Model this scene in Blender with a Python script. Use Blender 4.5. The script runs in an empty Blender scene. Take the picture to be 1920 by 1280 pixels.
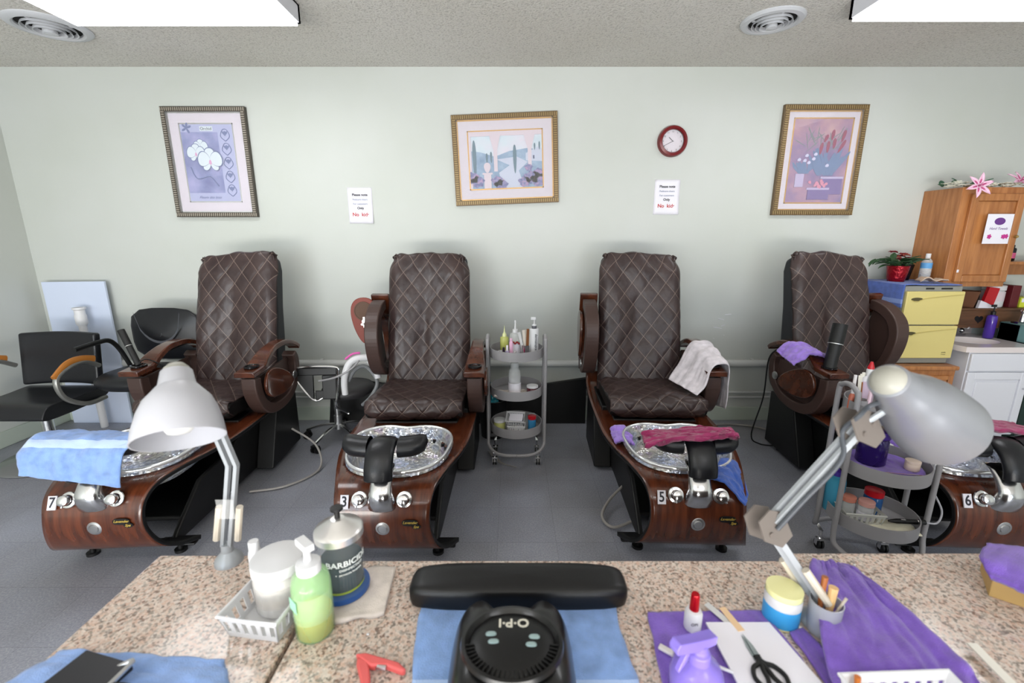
import bpy, math, random
from mathutils import Vector, Matrix, noise
R = math.radians; PI = math.pi
C = bpy.context.scene.collection
scene = bpy.context.scene

# ---------------------------------------------------------------- camera, world, lights, exposure
CAM_H = 1.54; PITCH = R(13.1); FPX = 839.0
cd = bpy.data.cameras.new('camera'); cam = bpy.data.objects.new('camera', cd); C.objects.link(cam)
cam.location = (0, 0, CAM_H); cam.rotation_euler = (R(90) - PITCH, 0, 0)
cd.sensor_width = 36; cd.lens = FPX / 1920 * 36; cd.clip_start = 0.05
cd.dof.use_dof = True; cd.dof.focus_distance = 2.9; cd.dof.aperture_fstop = 3.2
scene.camera = cam
vs = scene.view_settings
scene.display_settings.display_device = 'sRGB'
vs.view_transform = 'Standard'; vs.look = 'None'; vs.gamma = 1; vs.use_curve_mapping = False
vs.exposure = -0.46
LAMP_E = 9.0          # ceiling fixtures
w = bpy.data.worlds.new('world'); scene.world = w; w.use_nodes = True
w.node_tree.nodes['Background'].inputs[0].default_value = (0.75, 0.87, 1.0, 1)
w.node_tree.nodes['Background'].inputs[1].default_value = 3.0
def area(name, loc, rot, sx, sy, power, col):
    l = bpy.data.lights.new(name, 'AREA'); l.shape = 'RECTANGLE'; l.size = sx; l.size_y = sy
    l.energy = power; l.color = col
    o = bpy.data.objects.new(name, l); C.objects.link(o); o.location = loc; o.rotation_euler = rot
    return o
# daylight arriving through the shop windows behind the camera
area('daylight_left', (-2.2, -3.9, 1.50), (R(106), 0, 0), 2.6, 1.7, 150, (0.80, 0.90, 1.0))
area('daylight_right', (2.3, -3.9, 1.50), (R(106), 0, 0), 2.6, 1.7, 60, (0.74, 0.84, 1.0))

# unseen fill light added behind the camera to brighten the ceiling
area('ceiling_fill', (-.3, -2.6, .25), (R(148), 0, 0), 5.5, 1.2, 520, (1.0, 0.97, 0.92))

# ---------------------------------------------------------------- pixel helpers (photo frame 1920x1280)
c_, s_ = math.cos(PITCH), math.sin(PITCH)
def ray(px, py):
    a = (px - 960) / FPX; b = -(py - 640) / FPX
    return Vector((a, c_ + b * s_, -s_ + b * c_))
def PZ(px, py, z):
    r = ray(px, py); t = (z - CAM_H) / r.z; return Vector((r.x * t, r.y * t, z))
def PY(px, py, y):
    r = ray(px, py); t = y / r.y; return Vector((r.x * t, y, CAM_H + r.z * t))
def PD(px, py, d):
    return ray(px, py) * d + Vector((0, 0, CAM_H))

# ---------------------------------------------------------------- materials
def L(r, g, b):
    f = lambda v: (v / 255 / 12.92) if v / 255 <= 0.04045 else ((v / 255 + 0.055) / 1.055) ** 2.4
    return (f(r), f(g), f(b), 1)
MATS = {}
def mat(name, col, rough=0.5, metal=0.0, spec=0.5, coat=0.0, trans=0.0, ior=1.45, emit=None, es=0, alpha=1.0, sheen=0, bump=None):
    if name in MATS: return MATS[name]
    m = bpy.data.materials.new(name); m.use_nodes = True; MATS[name] = m
    n = m.node_tree.nodes; b = n['Principled BSDF']; i = b.inputs
    i['Base Color'].default_value = col; i['Roughness'].default_value = rough; i['Metallic'].default_value = metal
    i['Specular IOR Level'].default_value = spec; i['Coat Weight'].default_value = coat; i['Coat Roughness'].default_value = 0.08
    i['Transmission Weight'].default_value = trans; i['IOR'].default_value = ior; i['Alpha'].default_value = alpha
    i['Sheen Weight'].default_value = sheen
    if emit: i['Emission Color'].default_value = emit; i['Emission Strength'].default_value = es
    if bump:
        sc, st, dist = bump
        nz = n.new('ShaderNodeTexNoise'); nz.inputs['Scale'].default_value = sc; nz.inputs['Detail'].default_value = 3
        tc = n.new('ShaderNodeTexCoord'); m.node_tree.links.new(tc.outputs['Object'], nz.inputs['Vector'])
        bp = n.new('ShaderNodeBump'); bp.inputs['Strength'].default_value = st; bp.inputs['Distance'].default_value = dist
        m.node_tree.links.new(nz.outputs['Fac'], bp.inputs['Height']); m.node_tree.links.new(bp.outputs['Normal'], i['Normal'])
    return m
class NT:
    def __init__(s, m): s.t = m.node_tree; s.n = s.t.nodes; s.b = s.n['Principled BSDF']
    def new(s, ty, **kw):
        k = s.n.new(ty)
        for a, v in kw.items(): setattr(k, a, v)
        return k
    def ln(s, a, b): s.t.links.new(a, b)
    def coord(s, kind='Object', scale=(1, 1, 1)):
        tc = s.new('ShaderNodeTexCoord'); mp = s.new('ShaderNodeMapping'); mp.inputs['Scale'].default_value = scale
        s.ln(tc.outputs[kind], mp.inputs['Vector']); return mp.outputs['Vector']
    def noise(s, vec, sc, det=4, rough=0.5):
        k = s.new('ShaderNodeTexNoise'); k.inputs['Scale'].default_value = sc; k.inputs['Detail'].default_value = det
        k.inputs['Roughness'].default_value = rough; s.ln(vec, k.inputs['Vector']); return k.outputs['Fac']
    def ramp(s, fac, stops, interp='LINEAR'):
        k = s.new('ShaderNodeValToRGB'); k.color_ramp.interpolation = interp
        e = k.color_ramp.elements
        while len(e) < len(stops): e.new(0.5)
        for q, (p, c) in enumerate(stops): e[q].position = p; e[q].color = c
        s.ln(fac, k.inputs['Fac']); return k.outputs['Color']
    def math(s, op, a, b=None):
        k = s.new('ShaderNodeMath', operation=op)
        for q, v in enumerate((a, b)):
            if v is None: continue
            if isinstance(v, (int, float)): k.inputs[q].default_value = v
            else: s.ln(v, k.inputs[q])
        return k.outputs[0]
    def mix(s, fac, a, b, mode='MIX'):
        k = s.new('ShaderNodeMix', data_type='RGBA', blend_type=mode)
        for idx, v in ((0, fac), (6, a), (7, b)):
            if isinstance(v, (int, float)): k.inputs[idx].default_value = v
            elif isinstance(v, tuple): k.inputs[idx].default_value = v
            else: s.ln(v, k.inputs[idx])
        return k.outputs[2]
    def bump(s, h, st, dist):
        k = s.new('ShaderNodeBump'); k.inputs['Strength'].default_value = st; k.inputs['Distance'].default_value = dist
        s.ln(h, k.inputs['Height']); s.ln(k.outputs['Normal'], s.b.inputs['Normal'])

def m_wall():
    m = mat('wall_paint', L(194, 198, 193), 0.45); t = NT(m); v = t.coord()
    n1 = t.noise(v, 1.3, 3); t.ln(t.ramp(n1, [(0.3, L(192, 196, 189)), (0.7, L(198, 201, 197))]), t.b.inputs['Base Color'])
    t.bump(t.noise(v, 35, 4), 0.12, 0.004); return m
def m_ceiling():
    m = mat('popcorn_ceiling', L(228, 224, 216), 0.9); t = NT(m); v = t.coord()
    n1 = t.noise(v, 0.9, 3); n2 = t.noise(v, 75, 4, 0.65)
    col = t.ramp(n1, [(0.3, L(226, 222, 213)), (0.7, L(236, 233, 227))])
    t.ln(t.mix(t.ramp(n2, [(0.36, (.42, .42, .42, 1)), (0.48, (.02, .02, .02, 1))]), col, L(150, 144, 136)), t.b.inputs['Base Color'])
    t.bump(n2, 1.0, 0.02); return m
def m_floor():
    m = mat('vinyl_tile', L(130, 132, 140), 0.3, spec=0.5); t = NT(m); v = t.coord()
    br = t.new('ShaderNodeTexBrick'); br.offset = 0; br.squash = 1
    for k, val in (('Scale', 1.0), ('Mortar Size', 0.0011), ('Mortar Smooth', 0.1), ('Brick Width', 0.3048), ('Row Height', 0.3048), ('Bias', 0)): br.inputs[k].default_value = val
    mp = t.new('ShaderNodeMapping'); mp.inputs['Location'].default_value = (0.075, 0.11, 0)
    tc = t.new('ShaderNodeTexCoord'); t.ln(tc.outputs['Object'], mp.inputs['Vector']); t.ln(mp.outputs[0], br.inputs['Vector'])
    br.inputs['Color1'].default_value = L(154, 158, 172); br.inputs['Color2'].default_value = L(163, 166, 178); br.inputs['Mortar'].default_value = L(116, 118, 128)
    n1 = t.noise(v, 130, 5, 0.75); n2 = t.noise(v, 1.6, 3)
    sp = t.ramp(n1, [(0.38, L(112, 118, 136)), (0.5, L(156, 160, 174)), (0.62, L(206, 208, 216))])
    a = t.mix(0.35, br.outputs['Color'], sp)
    dirt = t.ramp(n2, [(0.3, L(205, 200, 192)), (0.75, L(255, 255, 255))])
    t.ln(t.mix(1.0, a, dirt, 'MULTIPLY'), t.b.inputs['Base Color'])
    t.ln(t.ramp(n2, [(0.3, (0.42,) * 3 + (1,)), (0.8, (0.25,) * 3 + (1,))]), t.b.inputs['Roughness'])
    t.bump(t.noise(v, 6, 2), 0.08, 0.01); return m
def m_granite():
    m = mat('pink_granite', L(190, 170, 158), 0.12, spec=0.5); t = NT(m); v = t.coord()
    vo = t.new('ShaderNodeTexVoronoi'); vo.inputs['Scale'].default_value = 210; t.ln(v, vo.inputs['Vector'])
    vo2 = t.new('ShaderNodeTexVoronoi'); vo2.inputs['Scale'].default_value = 105; t.ln(v, vo2.inputs['Vector'])
    sep = t.new('ShaderNodeSeparateColor'); t.ln(vo.outputs['Color'], sep.inputs[0])
    sep2 = t.new('ShaderNodeSeparateColor'); t.ln(vo2.outputs['Color'], sep2.inputs[0])
    base = t.ramp(sep2.outputs[0], [(0, L(218, 190, 174)), (0.3, L(208, 194, 182)), (0.6, L(230, 218, 208)), (0.85, L(206, 172, 156))], 'CONSTANT')
    fine = t.ramp(sep.outputs[0], [(0, L(62, 58, 56)), (0.1, L(130, 126, 118)), (0.24, L(226, 214, 204)), (0.62, L(216, 190, 174)), (0.86, L(178, 170, 162))], 'CONSTANT')
    a = t.mix(0.62, base, fine)
    n = t.noise(v, 300, 3); t.ln(t.mix(0.3, a, t.ramp(n, [(0.35, L(120, 112, 104)), (0.55, L(230, 214, 202))]), 'MULTIPLY'), t.b.inputs['Base Color'])
    return m
def m_wood(name, c1, c2, rough, scale, stretch, coat=0.3):
    m = mat(name, c1, rough, coat=coat); t = NT(m); v = t.coord('Object', stretch)
    n1 = t.noise(v, scale, 6, 0.6)
    t.ln(t.ramp(n1, [(0.32, c1), (0.5, tuple((a + b) / 2 for a, b in zip(c1, c2))), (0.68, c2)]), t.b.inputs['Base Color']); return m
def m_quilt():
    m = mat('quilted_leather', L(66, 50, 48), 0.36, spec=0.5); t = NT(m)
    uv = t.new('ShaderNodeUVMap'); sp = t.new('ShaderNodeSeparateXYZ'); t.ln(uv.outputs[0], sp.inputs[0])
    u = t.math('DIVIDE', sp.outputs[0], DW); w_ = t.math('DIVIDE', sp.outputs[1], DH)
    def d(x): return t.math('ABSOLUTE', t.math('SUBTRACT', t.math('FRACT', x), 0.5))
    a = d(t.math('ADD', u, w_)); b = d(t.math('ADD', t.math('SUBTRACT', u, w_), 20.0))
    mx = t.math('MAXIMUM', a, b); line = t.math('GREATER_THAN', mx, 0.482)
    v = t.coord(); n = t.noise(v, 9, 5)
    base = t.ramp(n, [(0.3, L(48, 36, 36)), (0.7, L(64, 50, 48))])
    t.ln(t.mix(line, base, L(112, 96, 88)), t.b.inputs['Base Color'])
    t.bump(t.noise(v, 14, 5, 0.55), 0.35, 0.012); return m
DW, DH = 0.118, 0.150
def m_towel(name, c, c2=None, stripe=None):
    m = mat(name, c, 0.95, spec=0.1, sheen=0.4); t = NT(m); v = t.coord()
    n = t.noise(v, 420, 2); n2 = t.noise(v, 25, 3)
    dark = tuple(x * 0.72 for x in c[:3]) + (1,)
    col = t.ramp(n2, [(0.3, dark), (0.65, c)])
    if stripe:
        uv = t.new('ShaderNodeUVMap'); sp = t.new('ShaderNodeSeparateXYZ'); t.ln(uv.outputs[0], sp.inputs[0])
        a = t.math('LESS_THAN', t.math('ABSOLUTE', t.math('SUBTRACT', sp.outputs[1], stripe[0])), stripe[1])
        col = t.mix(a, col, c2)
    t.ln(col, t.b.inputs['Base Color']); t.bump(n, 0.6, 0.004); return m
def m_basin():
    m = mat('clear_basin_plastic', (0.82, 0.84, 0.88, 1), 0.08, metal=0.0, spec=0.9, coat=0.6, alpha=0.8); t = NT(m); v = t.coord()
    vo = t.new('ShaderNodeTexVoronoi'); vo.inputs['Scale'].default_value = 42; t.ln(v, vo.inputs['Vector'])
    n = t.noise(v, 11, 4)
    hue = t.ramp(n, [(0.3, L(200, 150, 215)), (0.42, L(235, 225, 185)), (0.5, L(225, 228, 236)), (0.6, L(150, 175, 230)), (0.7, L(222, 222, 228))])
    t.ln(t.mix(0.35, L(186, 190, 198), hue), t.b.inputs['Base Color'])
    t.b.inputs['Metallic'].default_value = 0.6
    t.bump(vo.outputs['Distance'], 0.5, 0.012); return m

WALL = m_wall(); CEIL = m_ceiling(); FLOOR = m_floor(); GRAN = m_granite()
QUILT = m_quilt()
CHERRY = m_wood('cherry_veneer', L(62, 28, 16), L(102, 52, 30), 0.25, 30, (1.5, 0.35, 0.12), 0.5)
CHERRYD = m_wood('cherry_veneer_dark', L(58, 27, 16), L(94, 48, 28), 0.22, 14, (1, 1, 1), 0.6)
OAK = m_wood('oak', L(150, 92, 48), L(186, 126, 74), 0.35, 9, (3, 3, 0.35), 0.3)
BROWN = mat('brown_vinyl', L(70, 52, 47), 0.42)
BLACK = mat('black_plastic', L(14, 14, 15), 0.45)
BLKL = mat('black_leather', L(24, 25, 29), 0.33, bump=(160, 0.15, 0.003))
SHELL = mat('backrest_black_fabric', L(38, 40, 44), 0.6, bump=(220, 0.25, 0.003))
CHROME = mat('chrome', (0.72, 0.72, 0.73, 1), 0.18, metal=1)
STEEL = mat('brushed_steel', (0.62, 0.62, 0.62, 1), 0.3, metal=1)
WHITE = mat('white_plastic', L(218, 218, 220), 0.38)
WHITE2 = mat('white_paint', L(222, 223, 230), 0.4)
GREY = mat('grey_painted_metal', L(150, 148, 150), 0.4)
PAPER = mat('paper', L(232, 230, 238), 0.8)
INK = mat('black_ink', L(52, 52, 60), 0.8); REDINK = mat('red_ink', L(190, 58, 56), 0.8); BLUEINK = mat('faint_blue_ink', L(120, 132, 160), 0.8)
GOLD = mat('gold_edge', L(196, 150, 74), 0.4, metal=0.5)
BRONZE = mat('bronze_frame', L(112, 92, 66), 0.45, metal=0.25)
RED = mat('red_plastic', L(190, 24, 36), 0.3)
T_BLUE = m_towel('blue_terry', L(138, 172, 232), L(186, 208, 246), (0.17, 0.022))
T_BLUE2 = m_towel('blue_terry_wide_stripe', L(142, 178, 236), L(178, 204, 246), (0.02, 0.045))
T_BLUEP = m_towel('blue_terry_plain', L(146, 178, 234))
T_PUR = m_towel('purple_terry', L(132, 98, 200)); T_LILAC = m_towel('lilac_terry', L(168, 134, 230))
T_MAG = m_towel('magenta_terry', L(160, 52, 100)); T_WHITE = m_towel('white_terry', L(236, 228, 234)); T_CREAM = m_towel('cream_cotton', L(230, 218, 208))
BASIN = m_basin()
SILV = mat('lamp_silver', L(148, 150, 156), 0.36, metal=0.5, coat=0.2)
LAMPW = mat('lamp_arm_grey', L(166, 170, 174), 0.35, metal=0.2)

# ---------------------------------------------------------------- mesh builder
def cat(pts, n, closed=False):
    P = [Vector(p) for p in pts]; out = []; k = len(P); segs = k if closed else k - 1
    for i in range(segs):
        if closed: p0, p1, p2, p3 = P[(i - 1) % k], P[i], P[(i + 1) % k], P[(i + 2) % k]
        else: p0, p1, p2, p3 = P[max(i - 1, 0)], P[i], P[i + 1], P[min(i + 2, k - 1)]
        for j in range(n):
            t = j / n
            out.append(0.5 * ((2 * p1) + (p2 - p0) * t + (2 * p0 - 5 * p1 + 4 * p2 - p3) * t * t + (3 * p1 - p0 - 3 * p2 + p3) * t ** 3))
    if not closed: out.append(P[-1])
    return out
class MB:
    def __init__(s): s.v = []; s.f = []; s.m = []; s.uv = {}; s.M = Matrix.Identity(4); s.mi = 0
    def V(s, p): s.v.append(s.M @ Vector(p)); return len(s.v) - 1
    def F(s, ids): s.f.append(tuple(ids)); s.m.append(s.mi)
    def box(s, a, b):
        x0, y0, z0 = a; x1, y1, z1 = b
        i = [s.V(p) for p in ((x0, y0, z0), (x1, y0, z0), (x1, y1, z0), (x0, y1, z0), (x0, y0, z1), (x1, y0, z1), (x1, y1, z1), (x0, y1, z1))]
        for q in ((3, 2, 1, 0), (4, 5, 6, 7), (0, 1, 5, 4), (1, 2, 6, 5), (2, 3, 7, 6), (3, 0, 4, 7)): s.F([i[k] for k in q])
        return s
    def cbox(s, c, d): return s.box([c[k] - d[k] / 2 for k in range(3)], [c[k] + d[k] / 2 for k in range(3)])
    def frame(s, d, up=None):
        d = Vector(d).normalized(); up = Vector(up) if up else (Vector((0, 0, 1)) if abs(d.z) < 0.95 else Vector((0, 1, 0)))
        x = up.cross(d).normalized(); return x, d.cross(x), d
    def cyl(s, p0, p1, r0, r1=None, n=20):
        r1 = r0 if r1 is None else r1; p0, p1 = Vector(p0), Vector(p1); x, y, d = s.frame(p1 - p0)
        A = []; B = []
        for k in range(n):
            a = 2 * PI * k / n; o = x * math.cos(a) + y * math.sin(a)
            A.append(s.V(p0 + o * r0)); B.append(s.V(p1 + o * r1))
        for k in range(n): s.F((A[k], A[(k + 1) % n], B[(k + 1) % n], B[k]))
        s.F(A[::-1]); s.F(B); return s
    def bar(s, p0, p1, wx, wy, up=None):
        p0, p1 = Vector(p0), Vector(p1); x, y, d = s.frame(p1 - p0, up); A = []; B = []
        for a, b in ((-1, -1), (1, -1), (1, 1), (-1, 1)):
            o = x * a * wx / 2 + y * b * wy / 2; A.append(s.V(p0 + o)); B.append(s.V(p1 + o))
        for k in range(4): s.F((A[k], A[(k + 1) % 4], B[(k + 1) % 4], B[k]))
        s.F(A[::-1]); s.F(B); return s
    def tube(s, pts, r, n=8, sm=6, closed=False, sx=1, sy=1, up=None):
        P = cat(pts, sm, closed) if sm > 1 else [Vector(p) for p in pts]; k = len(P); rings = []
        for i in range(k):
            d = (P[(i + 1) % k] - P[i - 1]) if closed else (P[min(i + 1, k - 1)] - P[max(i - 1, 0)])
            if up is None:
                if i == 0: x, y, _ = s.frame(d)
                else:
                    dn = d.normalized(); x = (x - dn * x.dot(dn)).normalized(); y = dn.cross(x)
            else: x, y, _ = s.frame(d, up)
            rr = r(i / max(k - 1, 1)) if callable(r) else r
            rings.append([s.V(P[i] + x * math.cos(2 * PI * q / n) * rr * sx + y * math.sin(2 * PI * q / n) * rr * sy) for q in range(n)])
        for i in range(k if closed else k - 1):
            a, b = rings[i], rings[(i + 1) % k]
            for q in range(n): s.F((a[q], a[(q + 1) % n], b[(q + 1) % n], b[q]))
        if not closed: s.F(rings[0][::-1]); s.F(rings[-1])
        return s
    def lathe(s, prof, c=(0, 0, 0), d=(0, 0, 1), n=28, sx=1, sy=1, sup=2.0, cap=False):
        c = Vector(c); x, y, dd = s.frame(d); rings = []
        if abs(Vector(d).normalized().z) > 0.999: x, y = Vector((1, 0, 0)), Vector((0, 1, 0)) * (1 if dd.z > 0 else -1)
        for r, h in prof:
            if r < 1e-5: rings.append([s.V(c + dd * h)]); continue
            g = []
            for q in range(n):
                a = 2 * PI * q / n; ca, sa = math.cos(a), math.sin(a); k = (abs(ca) ** sup + abs(sa) ** sup) ** (-1 / sup)
                g.append(s.V(c + dd * h + x * ca * k * r * sx + y * sa * k * r * sy))
            rings.append(g)
        for a, b in zip(rings, rings[1:]):
            if len(a) == 1 and len(b) == 1: continue
            for q in range(n):
                q2 = (q + 1) % n
                if len(a) == 1: s.F((a[0], b[q2], b[q]))
                elif len(b) == 1: s.F((a[q], a[q2], b[0]))
                else: s.F((a[q], a[q2], b[q2], b[q]))
        if cap: s.F(rings[0][::-1]); s.F(rings[-1])
        return s
    def ball(s, c, r, n=14, d=(0, 0, 1)):
        rx, ry, rz = (r, r, r) if not isinstance(r, (tuple, list)) else r; c = Vector(c)
        m = max(6, n // 2 + 1); rings = []
        for i in range(m + 1):
            t = PI * i / m
            if i in (0, m): rings.append([s.V(c + Vector((0, 0, rz * math.cos(t))))]); continue
            rings.append([s.V(c + Vector((rx * math.sin(t) * math.cos(2 * PI * q / n), ry * math.sin(t) * math.sin(2 * PI * q / n), rz * math.cos(t)))) for q in range(n)])
        for a, b in zip(rings, rings[1:]):
            for q in range(n):
                q2 = (q + 1) % n
                if len(a) == 1: s.F((a[0], b[q], b[q2]))
                elif len(b) == 1: s.F((a[q2], a[q], b[0]))
                else: s.F((a[q2], a[q], b[q], b[q2]))
        return s
    def prism(s, poly, h0, h1, ax='z'):
        def P(a, b, h): return {'z': (a, b, h), 'y': (a, h, b), 'x': (h, a, b)}[ax]
        A = [s.V(P(a, b, h0)) for a, b in poly]; B = [s.V(P(a, b, h1)) for a, b in poly]; n = len(poly)
        for k in range(n): s.F((A[k], A[(k + 1) % n], B[(k + 1) % n], B[k]))
        s.F(A[::-1]); s.F(B); return s
    def grid(s, nu, nv, fn, uvf=None, skip=None, cu=False):
        ids = [[s.V(fn(i / nu, j / nv)) for i in range(nu + (0 if cu else 1))] for j in range(nv + 1)]
        for j in range(nv):
            for i in range(nu):
                if skip and skip((i + .5) / nu, (j + .5) / nv): continue
                i2 = (i + 1) % nu if cu else i + 1
                s.F((ids[j][i], ids[j][i2], ids[j + 1][i2], ids[j + 1][i]))
                if uvf: s.uv[len(s.f) - 1] = [uvf(a / nu, b / nv) for a, b in ((i, j), (i + 1, j), (i + 1, j + 1), (i, j + 1))]
        return s
    def text(s, body, M, size, ex=0.0006, align='CENTER', shear=0, bold=0, sx=1):
        cu = bpy.data.curves.new('t', 'FONT'); cu.body = body; cu.size = size; cu.extrude = ex; cu.align_x = align; cu.align_y = 'CENTER'
        cu.shear = shear; cu.offset = bold; cu.resolution_u = 3
        o = bpy.data.objects.new('t', cu); C.objects.link(o); dg = bpy.context.evaluated_depsgraph_get(); dg.update()
        me = bpy.data.meshes.new_from_object(o.evaluated_get(dg)); b = len(s.v); M = Matrix(M) if not isinstance(M, Matrix) else M
        for v in me.vertices: s.v.append(s.M @ (M @ Vector((v.co.x * sx, v.co.y, v.co.z))))
        for p in me.polygons: s.f.append(tuple(b + i for i in p.vertices)); s.m.append(s.mi)
        bpy.data.objects.remove(o); bpy.data.curves.remove(cu); bpy.data.meshes.remove(me); return s
    def mesh(s, name, mats, off=None, smooth=35):
        me = bpy.data.meshes.new(name)
        vs_ = [v - off for v in s.v] if off else s.v
        me.from_pydata([tuple(v) for v in vs_], [], s.f)
        for m in (mats if isinstance(mats, (list, tuple)) else [mats]): me.materials.append(m)
        me.polygons.foreach_set('material_index', s.m)
        if s.uv:
            ul = me.uv_layers.new(name='UVMap')
            for fi, uvs in s.uv.items():
                p = me.polygons[fi]
                for li, q in zip(p.loop_indices, uvs): ul.data[li].uv = q
        me.update()
        import bmesh
        bm = bmesh.new(); bm.from_mesh(me); bmesh.ops.recalc_face_normals(bm, faces=bm.faces); bm.to_mesh(me); bm.free()
        if smooth: me.shade_smooth(); me.set_sharp_from_angle(angle=R(smooth))
        return me
    def obj(s, name, mats, parent=None, bevel=0, sub=0, solid=0, smooth=35, seg=3, off=None, soff=-1):
        o = bpy.data.objects.new(name, s.mesh(name, mats, off, smooth)); C.objects.link(o)
        if parent: o.parent = parent
        if off: o.location = off
        mods(o, bevel, sub, solid, seg, soff); return o
def mods(o, bevel=0, sub=0, solid=0, seg=3, soff=-1):
    if solid: q = o.modifiers.new('solid', 'SOLIDIFY'); q.thickness = solid; q.offset = soff; q.material_offset = 1 if len(o.data.materials) > 1 and o.name.startswith('base_panel') else 0; q.material_offset_rim = q.material_offset
    if bevel: q = o.modifiers.new('bevel', 'BEVEL'); q.width = bevel; q.segments = seg; q.limit_method = 'ANGLE'; q.angle_limit = R(40)
    if sub: q = o.modifiers.new('sub', 'SUBSURF'); q.levels = sub; q.render_levels = sub
def tag(o, label, cat_, group=None):
    o['label'] = label; o['category'] = cat_
    if group: o['group'] = group
    return o
def thing(name, label, cat_, loc=(0, 0, 0), rz=0, group=None):
    o = bpy.data.objects.new(name, None); C.objects.link(o); o.location = loc; o.rotation_euler = (0, 0, rz); o.empty_display_size = .1
    return tag(o, label, cat_, group)
def solo(mb, name, label, cat_, mats, group=None, **kw):
    xs = [v.x for v in mb.v]; ys = [v.y for v in mb.v]; zs = [v.z for v in mb.v]
    off = Vector(((min(xs) + max(xs)) / 2, (min(ys) + max(ys)) / 2, min(zs)))
    return tag(mb.obj(name, mats, None, off=off, **kw), label, cat_, group)
def struct(mb, name, mats, **kw):
    o = mb.obj(name, mats, None, **kw); o['kind'] = 'structure'; return o
def dup(root, loc, rz=None, label=None, group=None):
    r = root.copy(); C.objects.link(r); r.location = loc
    if rz is not None: r.rotation_euler = (0, 0, rz)
    if label: r['label'] = label
    if group: r['group'] = group
    for ch in list(root.children):
        c = ch.copy(); C.objects.link(c); c.parent = r
        for g in list(ch.children):
            d = g.copy(); C.objects.link(d); d.parent = c
    return r
MESHC = {}
def cobj(key, fn, name, mats, parent, **kw):
    """part whose mesh is built once and shared by later copies"""
    if key not in MESHC:
        o = fn().obj(name, mats, parent, **kw); MESHC[key] = (o.data, kw); return o
    me, kw0 = MESHC[key]; o = bpy.data.objects.new(name, me); C.objects.link(o); o.parent = parent
    k = {a: b for a, b in kw0.items() if a in ('bevel', 'sub', 'solid', 'seg', 'soff')}; mods(o, **k); return o
def ribbon(A, B, nu, nv, amp=0.004, seed=0, fq=9.0, uvs=(1, 1), pull=0.0):
    """cloth lofted between two edge polylines"""
    n = 12; a = cat(A, n); b = cat(B, n)
    def at(P, t):
        x = t * (len(P) - 1); i = min(int(x), len(P) - 2); return P[i].lerp(P[i + 1], x - i)
    m = MB()
    def fn(u, v):
        p0, p1 = at(a, v), at(b, v); p = p0.lerp(p1, u)
        e = 0.01; t = at(a, min(v + e, 1)).lerp(at(b, min(v + e, 1)), u) - at(a, max(v - e, 0)).lerp(at(b, max(v - e, 0)), u)
        nn = (p1 - p0).cross(t); nn = nn.normalized() if nn.length > 1e-9 else Vector((0, 0, 1))
        k = noise.noise(Vector((u * fq * .6 + seed, v * fq * .35, seed * 3.1))) + .5 * noise.noise(Vector((u * fq * 1.7, v * fq + seed, 4)))
        q = p + nn * amp * k
        ed = noise.noise(Vector((u * 5, v * 5, seed + 9))) * 0.006 * (1 if u in (0, 1) or v in (0, 1) else 0)
        return q + (p1 - p0).normalized() * ed
    la = sum((a[i + 1] - a[i]).length for i in range(len(a) - 1))
    m.grid(nu, nv, fn, uvf=lambda u, v: (u * (A[0] - B[0]).length if hasattr(A[0], 'x') else u, v * la)); return m

# ================================================================ THE ROOM
XL, XR, YW, YF, ZC = -3.83, 4.75, 3.63, -3.6, 2.75
struct(MB().box((XL - .1, YF - .1, -.1), (XR + .1, YW + .1, 0)), 'floor', FLOOR)
struct(MB().box((XL - .1, YF - .1, ZC), (XR + .1, YW + .1, ZC + .1)), 'ceiling', CEIL)
struct(MB().box((XL - .1, YW, 0), (XR + .1, YW + .1, ZC)), 'wall_back', WALL)
struct(MB().box((XL - .1, YF, 0), (XL, YW, ZC)), 'wall_left', WALL)
struct(MB().box((XR, YF, 0), (XR + .1, YW, ZC)), 'wall_right', WALL)
m = MB()
for a, b in (((XL, YF - .1, 0), (XR, YF, .7)), ((XL, YF - .1, 2.4), (XR, YF, ZC)), ((XL, YF - .1, .7), (-3.5, YF, 2.4)), ((-.9, YF - .1, .7), (1.0, YF, 2.4)), ((3.6, YF - .1, .7), (XR, YF, 2.4))): m.box(a, b)
struct(m, 'wall_front', WALL)
GLASS = mat('window_glass', (1, 1, 1, 1), 0.02, alpha=0.08, spec=0.6)
for k, (x0, x1) in enumerate(((-3.5, -.9), (1.0, 3.6))):
    m = MB()
    for a, b in (((x0, YF - .08, .7), (x0 + .06, YF, 2.4)), ((x1 - .06, YF - .08, .7), (x1, YF, 2.4)), ((x0, YF - .08, .7), (x1, YF, .76)), ((x0, YF - .08, 2.34), (x1, YF, 2.4)), (((x0 + x1) / 2 - .03, YF - .08, .7), ((x0 + x1) / 2 + .03, YF, 2.4))): m.box(a, b)
    wf = struct(m, 'window_%d' % (k + 1), WHITE2)
    MB().box((x0 + .05, YF - .05, .75), (x1 - .05, YF - .045, 2.35)).obj('pane', GLASS, wf)
BASEB = mat('baseboard_paint', L(186, 196, 184), 0.45)
struct(MB().box((XL, YF, 0), (XL + .018, YW, .12)), 'baseboard_left', BASEB, bevel=.004)
struct(MB().box((XL + .018, YW - .016, 0), (XR, YW, .12)), 'baseboard_back', BASEB, bevel=.004)
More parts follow.
